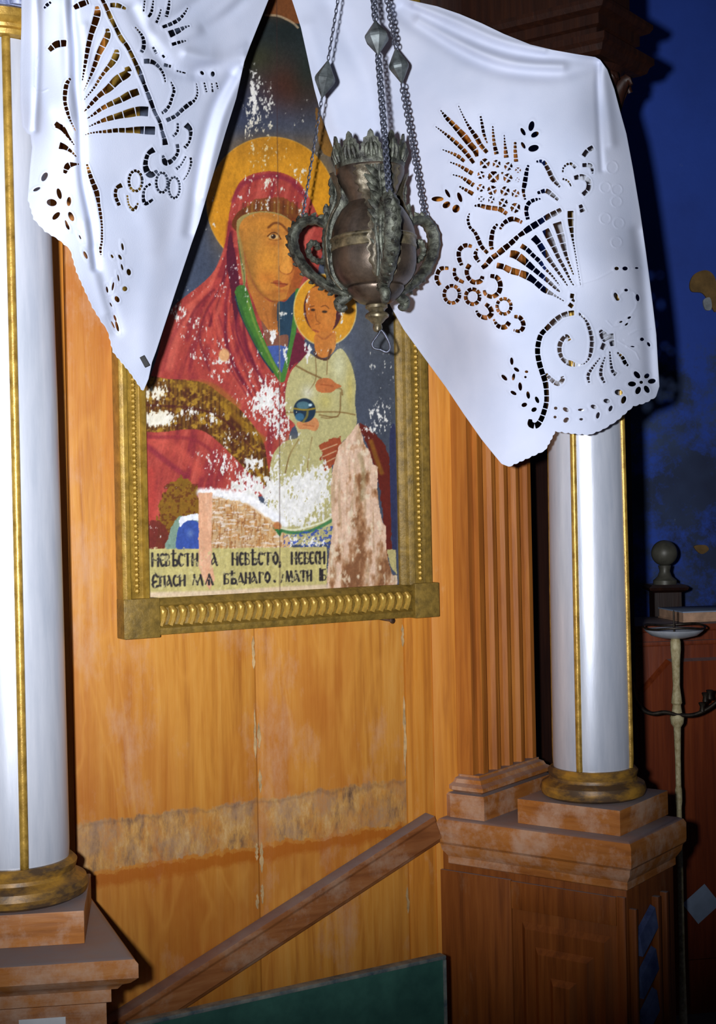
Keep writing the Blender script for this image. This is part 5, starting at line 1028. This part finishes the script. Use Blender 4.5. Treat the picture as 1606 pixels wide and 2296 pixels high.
# three scroll arms
AZ = [rad(-78), rad(162), rad(42)]
ringpts = []
for ai, az in enumerate(AZ):
    ma = MT['patina']
    def ap(r, z, da=0.0): return LP(r*k_, az+da, z*k_)
    main = spline([ap(60, -112), ap(80, -104), ap(120, -82), ap(160, -48), ap(186, -5), ap(192, 28), ap(182, 52), ap(160, 66), ap(128, 62), ap(104, 44)], 4)
    main = [Vector(p) for p in main]; n = len(main)
    rr = [(.0062+.0036*sin(pi*i/(n-1))+.0012*(i % 3 == 0)) for i in range(n)]
    arm = link('arm', tube_me(main, rr, 9, 1.5), ma, tl)
    inner = [Vector(p) for p in spline([ap(94, -40), ap(118, -30), ap(140, -26), ap(156, -8), ap(150, 14), ap(136, 12), ap(132, -2)], 4)]
    link('scroll', tube_me(inner, [.0045+.002*(i % 2) for i in range(len(inner))], 8, 1.3), ma, arm)
    bud = [Vector(p) for p in spline([ap(58, -112), ap(78, -120), ap(90, -126), ap(84, -140), ap(70, -138)], 3)]
    link('bud', tube_me(bud, [.006, .008, .009, .010, .0105, .0105, .010, .009, .009, .008, .007, .006, .004][:len(bud)], 8), ma, arm)
    # leaf teeth on the outside of the arm
    for i in range(6, n-4, 2):
        t = (main[i+1]-main[i-1]).normalized(); side = (main[i]-LB); side = (side-t*side.dot(t)).normalized()
        link('leaf_tooth', tube_me([main[i]+side*.002, main[i]+side*.010+t*.003, main[i]+side*.0145+t*.007], [.0062, .0052, .0016], 6), ma, arm)
    # tall acanthus plate rising against the neck
    pl2 = [Vector(p) for p in spline([ap(104, 44), ap(96, 66), ap(78, 92), ap(72, 120), ap(80, 146), ap(86, 158)], 4)]
    link('acanthus', tube_me(pl2, [.007+.009*sin(pi*(i+1)/(len(pl2)+1))+.0015*(i % 2) for i in range(len(pl2))], 10, .45 if ai else .6), ma, arm)
    pl3 = [Vector(p) for p in spline([ap(98, 60), ap(104, 30), ap(102, 0), ap(101, -40), ap(94, -80), ap(74, -104)], 4)]
    link('acanthus', tube_me(pl3, [.008+.007*sin(pi*(i+1)/(len(pl3)+1))+.0015*(i % 2) for i in range(len(pl3))], 10, .5), ma, arm)
    for j in range(9):
        z = 140-j*20; r = 84 if z > 80 else 100
        for sgn in (-1, 1):
            wob = (11 if ai else 20)+4*sin(j*1.7)
            pts = [LP(r*k_, az+sgn*.02, (z-12)*k_), LP((r+6)*k_, az+sgn*wob/r*.7, (z+2)*k_), LP((r+4)*k_, az+sgn*(wob+8)/r, (z+16)*k_)]
            link('leaf_lobe', tube_me([Vector(p) for p in spline(pts, 2)], [.0035, .0066, .008, .006, .002] if ai else [.004, .008, .0085, .006, .002], 7, .55), ma, arm)
    # broad acanthus plate lying over the body below each arm
    prf_ = [(86, 158), (80, 146), (73, 126), (70, 106), (74, 92), (86, 74), (97, 50), (104, 24), (106, 0), (105, -26), (102, -52), (92, -78), (74, -100)]
    prf_ = spline(prf_, 4); nzp, nap = len(prf_), 17; v = []; f = []
    for lay in (0, 1):
        for iz, (r2, z2) in enumerate(prf_):
            tt_ = iz/(nzp-1); hw_ = (.50*(1-tt_)**.8+.20)*(1+.16*((iz % 4) < 2)*(1 if ai == 0 else .6))*(.8+.2*sin(tt_*9))
            for ia in range(nap):
                q2 = (ia/(nap-1)-.5)*2; rr2 = r2+(1.2 if lay else 5.5)+(0 if lay else 2.4*cos(q2*9.5+1.5*sin(tt_*8))-3.0*q2*q2)
                v.append(LP(rr2*k_, az+q2*hw_, z2*k_))
    Mp = nzp*nap
    for iz in range(nzp-1):
        for ia in range(nap-1):
            a_ = iz*nap+ia; f.append((a_, a_+1, a_+nap+1, a_+nap)); f.append((Mp+a_, Mp+a_+nap, Mp+a_+nap+1, Mp+a_+1))
    for iz in range(nzp-1):
        for ia in (0, nap-1): a_ = iz*nap+ia; f.append((a_, a_+nap, Mp+a_+nap, Mp+a_))
    for ia in range(nap-1):
        for b_ in (0, (nzp-1)*nap): a_ = b_+ia; f.append((a_, a_+1, Mp+a_+1, Mp+a_))
    link('acanthus_plate', mesh(v, f, True, 60), MT['plate'], arm)
    for da in (-.2, -.1, 0, .1, .2):
        rib = [LP((r2+(7 if ai else 10)-abs(da)*16)*k_, az+da*(1.0 if z2 > 60 else .8)+.02*sin(z2*.07+da*9), z2*k_) for r2, z2 in ((84, 156), (76, 130), (78, 104), (88, 76), (99, 44), (104, 10), (103, -24), (100, -56), (88, -88))]
        link('leaf_vein', tube_me([Vector(p) for p in spline(rib, 3)], [.0022+.0016*sin(pi*(q_+1)/26) for q_ in range(25)], 6), ma, arm)
    ringpts.append(ap(168, 68))
# heart shaped ring below
hp = [(8, -196), (20, -215), (26, -236), (18, -246), (4, -240), (-10, -236), (-14, -226), (-6, -214), (2, -204)]
link('pull_ring', tube_me([LB+lup*(z*k_)+lex*(x*k_)+ley*(-.003) for x, z in cspline(hp, 4)], .0022, 8, closed=True), MT['chain'], fin)
# three chains with faceted beads meeting under a hook
apex = at(812, -330, LD)
lk = [Vector((.0032*cos(a)*1.0, 0, .0052*sin(a))) for a in np.linspace(0, 2*pi, 11)[:-1]]
link_me = tube_me(lk, .00135, 5, closed=True); link_me.materials.append(MT['chain'])
def bead_diamond(c, dirv, hw, hh, parent):
    ex_ = dirv.cross(Vector((0, 1, 0))).normalized(); ey_ = dirv.cross(ex_); v = [c+dirv*hh, c-dirv*hh]; n = 8
    for sz, rs in ((.12, .94), (.0, 1.0), (-.14, .95)):
        for i in range(n): a = 2*pi*i/n+.2; v.append(c+dirv*hh*sz+(ex_*cos(a)+ey_*sin(a))*hw*rs)
    f = [(0, 2+i, 2+(i+1) % n) for i in range(n)]+[(1, 2+2*n+(i+1) % n, 2+2*n+i) for i in range(n)]
    for r in range(2): f += [(2+r*n+i, 2+(r+1)*n+i, 2+(r+1)*n+(i+1) % n, 2+r*n+(i+1) % n) for i in range(n)]
    link('faceted_bead', mesh(v, f), MT['pend'], parent)
for ci, (p0, yb_, hw, hh, dbl) in enumerate([(ringpts[0], 85, 27, 43, True), (ringpts[1], 178, 24, 45, False), (ringpts[2], 148, 24, 42, True)]):
    d = (apex-p0); Lc = d.length; d.normalize()
    hk = link('chain_hook', tube_me([Vector(p) for p in spline([p0-d*.012, p0-d*.002+lex*.006, p0+d*.006, p0+d*.012], 4)], .0022, 7), MT['chain'], tl)
    ch = hk
    # find the bead position: where the chain crosses the picture height yb_
    best = min(np.linspace(0, 1, 400), key=lambda t: abs(topix(*(p0+d*(Lc*t)))[1]-yb_)); sb = best*Lc
    s_ = .012; q = d.to_track_quat('Z', 'Y'); i = 0
    ylim = -60
    while s_ < Lc:
        p = p0+d*s_
        if topix(p.x, p.y, p.z)[1] < ylim: break
        if abs(s_-sb) > hh*k_*.97:
            for dx2 in ((-.0024, .0024) if dbl else (0,)):
                o = link('chain_link', link_me, None, ch); o.rotation_mode = 'QUATERNION'
                sc = 1.0 if ci != 1 else .8
                o.rotation_quaternion = q @ Matrix.Rotation((pi/4 if (i+(dx2 > 0)) % 2 else -pi/4), 3, 'Z').to_quaternion(); o.location = p+(q @ Vector((dx2, 0, 0))); o.scale = (sc, sc, 1)
        s_ += .0074 if ci != 1 else .0085; i += 1
    link('chain_rod', tube_me([p0+d*s_, apex], .003, 8), MT['chain'], tl)
    bead_diamond(p0+d*sb, d, hw*k_, hh*k_, tl)
link('hook_cap', lathe_me([(.002, -.02), (.02, -.015), (.026, 0), (.014, .012), (.004, .016)], apex, Z, 24), MT['bronze'], tl)
link('hanger', tube_me([apex+Z*.01, Vector((apex.x, apex.y, 3.6))], .003, 8), MT['chain'], tl)

# ================================================================= RIGHT BACKGROUND
CDp = 4.25
def vpl(px, py, D): return at(px, py, D)
# cabinet
cl_ = at(1420, 1420, CDp); zc1 = at(1500, 1402, CDp).z
cdx = Vector((.985, .17, 0)).normalized(); cdn = Vector((cdx.y, -cdx.x, 0))
tcab = thing('cabinet', (cl_.x, cl_.y, 0), 'reddish brown wooden cabinet with a chamfered panel behind the candle stand', 'cabinet')
cb0 = Vector((cl_.x, cl_.y, 0))
link('body', frame_box_me(cb0-cdn*.26, cdx, cdn, Z, 1.0, .26, zc1-.02, .003), MT['wood_c'], tcab)
link('top', frame_box_me(cb0-cdn*.27-cdx*.0+Z*(zc1-.0195), cdx, cdn, Z, 1.02, .295, .022, .006), MT['wood_c'], tcab)
# chamfered door panel: raised border and field
def chpoly(i): 
    L_, zt2, zb2, c_ = .95-i, zc1-.09-i, .15+i, .09
    return [(i+.0, zb2), (L_, zb2), (L_, zt2), (i+c_, zt2), (i, zt2-c_)]
for nm, i, d0, d1 in (('panel_border', .012, .0005, .012), ('panel_field', .045, .0115, .006)):
    P_ = chpoly(i); n = len(P_); v = [cb0+cdx*a+Z*b+cdn*d0 for a, b in P_]+[cb0+cdx*a+Z*b+cdn*(d1+.006) for a, b in chpoly(i+.008)]
    link(nm, mesh(v, [tuple(range(n)), tuple(range(n, 2*n))]+[(j, (j+1) % n, n+(j+1) % n, n+j) for j in range(n)]), MT['wood_c'], tcab)
link('cornice_strip', frame_box_me(cb0+cdn*.0005+Z*(zc1-.062), cdx, cdn, Z, .98, .014, .014, .004), MT['wood_c'], tcab)
# book on the cabinet
bk = at(1532, 1388, CDp+.05); bk.z = zc1+.003
tb = thing('book', bk, 'pale pinkish book lying on the brown cabinet', 'book')
link('cover', frame_box_me(bk, cdx, -cdn, Z, .22, .20, .004, .001), MT['book'], tb)
link('page_block', frame_box_me(bk+cdx*.002-cdn*.003+Z*.0042, cdx, -cdn, Z, .214, .19, .024), MT['book'], tb)
link('cover', frame_box_me(bk+Z*.0284, cdx, -cdn, Z, .22, .20, .004, .001), MT['card'], tb)
# ball finial post
fp = at(1490, 1240, 4.62); fpz = fp.z
tf = thing('finial_post', (fp.x, fp.y, 0), 'dark post topped by a grey ball finial behind the cabinet', 'post')
r_ = 29/F*4.62
link('ball', lathe_me([(r_*.25, -r_*.98)]+[(r_*cos(a), r_*sin(a)) for a in np.linspace(-1.3, 1.5, 16)]+[(r_*.02, r_)], fp, Z, 32), MT['finial'], tf)
fb = Vector((fp.x, fp.y, 0))
link('neck', lathe_me([(r_*.9, fpz-r_*2.4), (r_*.9, fpz-r_*2.1), (r_*.55, fpz-r_*1.8), (r_*.4, fpz-r_*1.4), (r_*.5, fpz-r_*.95)], fb, Z, 28), MT['finial'], tf)
link('post', stack_me([fb+Vector((x, y, 0))*r_*1.15 for x, y in ((-1, -1), (1, -1), (1, 1), (-1, 1))], [(-.005, 0), (-.005, fpz-r_*3.0), (.012, fpz-r_*2.8), (.016, fpz-r_*2.6), (.004, fpz-r_*2.4)]), MT['wood_k'], tf)
# candle stand
sdp = 3.85; s0 = at(1512, 1414, sdp); sb_ = Vector((s0.x+.003, s0.y, 0)); ks = sdp/F
tcs = thing('candle_stand', sb_, 'cream candle stand with a white dish and iron arms in front of the cabinet', 'candle stand')
zD = s0.z
def Lz(prof, name, mat, c=sb_, seg=32): return link(name, lathe_me(prof, c, Z, seg, 40), mat, tcs)
Lz([(.006, zD-.022), (.03, zD-.020), (.062, zD-.012), (.077, zD), (.079, zD+.004), (.073, zD+.004), (.055, zD-.006), (.01, zD-.010)], 'dish', MT['dish'], Vector((s0.x, s0.y, 0)), 48)
Lz([(.15, 0), (.15, .012), (.06, .03), (.02, .05), (.012, .07), (.008, .3), (.0075, zD-.475), (.0095, zD-.46), (.0095, zD-.43), (.0075, zD-.42), (.0078, zD-.34), (.010, zD-.26), (.017, zD-.25), (.019, zD-.235), (.014, zD-.222), (.011, zD-.2), (.0145, zD-.195), (.013, zD-.18), (.0095, zD-.15), (.011, zD-.09), (.014, zD-.05), (.014, zD-.03), (.011, zD-.021)], 'stem', MT['cream'], sb_, 20)
Lz([(.0025, zD-.008), (.0025, zD+.05), (.0005, zD+.056)], 'spike', MT['iron'], Vector((s0.x, s0.y, 0)), 8)
link('wire_ring', tube_me([Vector((s0.x+.082*cos(a), s0.y+.082*sin(a), zD+.011+.003*sin(3*a))) for a in np.linspace(0, 2*pi, 33)[:-1]], .003, 6, closed=True), MT['iron'], tcs)
am = lambda x, y: at(x, y, sdp-.01)
link('arm', tube_me([Vector(p) for p in spline([am(1514, 1602), am(1490, 1597), am(1462, 1600), am(1440, 1590), am(1424, 1565), am(1418, 1530)], 5)], .0055, 8), MT['iron'], tcs)
link('arm', tube_me([Vector(p) for p in spline([am(1514, 1602), am(1545, 1604), am(1570, 1598), am(1600, 1580), am(1640, 1545)], 5)], .0055, 8), MT['iron'], tcs)
for (x, y) in ((1582, 1566), (1592, 1560), (1575, 1588)):
    c = am(x, y); link('socket', lathe_me([(.002, -.012), (.008, -.008), (.006, .004), (.010, .014), (.008, .016)], c, Z, 14), MT['iron'], tcs)
# grey card leaning at the cabinet
cp = at(1605, 2048, 4.16); e1 = Vector((cos(rad(38)), .12, sin(rad(38)))).normalized(); nrm = cdn; e1 = (e1-nrm*e1.dot(nrm)).normalized(); e2 = nrm.cross(e1).normalized()
cn = (cp-(cb0)).dot(cdn); cp = cp+cdn*(.0215-cn)
cdm = frame_box_me(cp-e1*.045-e2*.04, e1, e2, nrm, .09, .08, .0012)
props(link('paper_card', cdm, MT['card']), 'tilted blue-grey card on the dark cabinet front at the right edge', 'card')
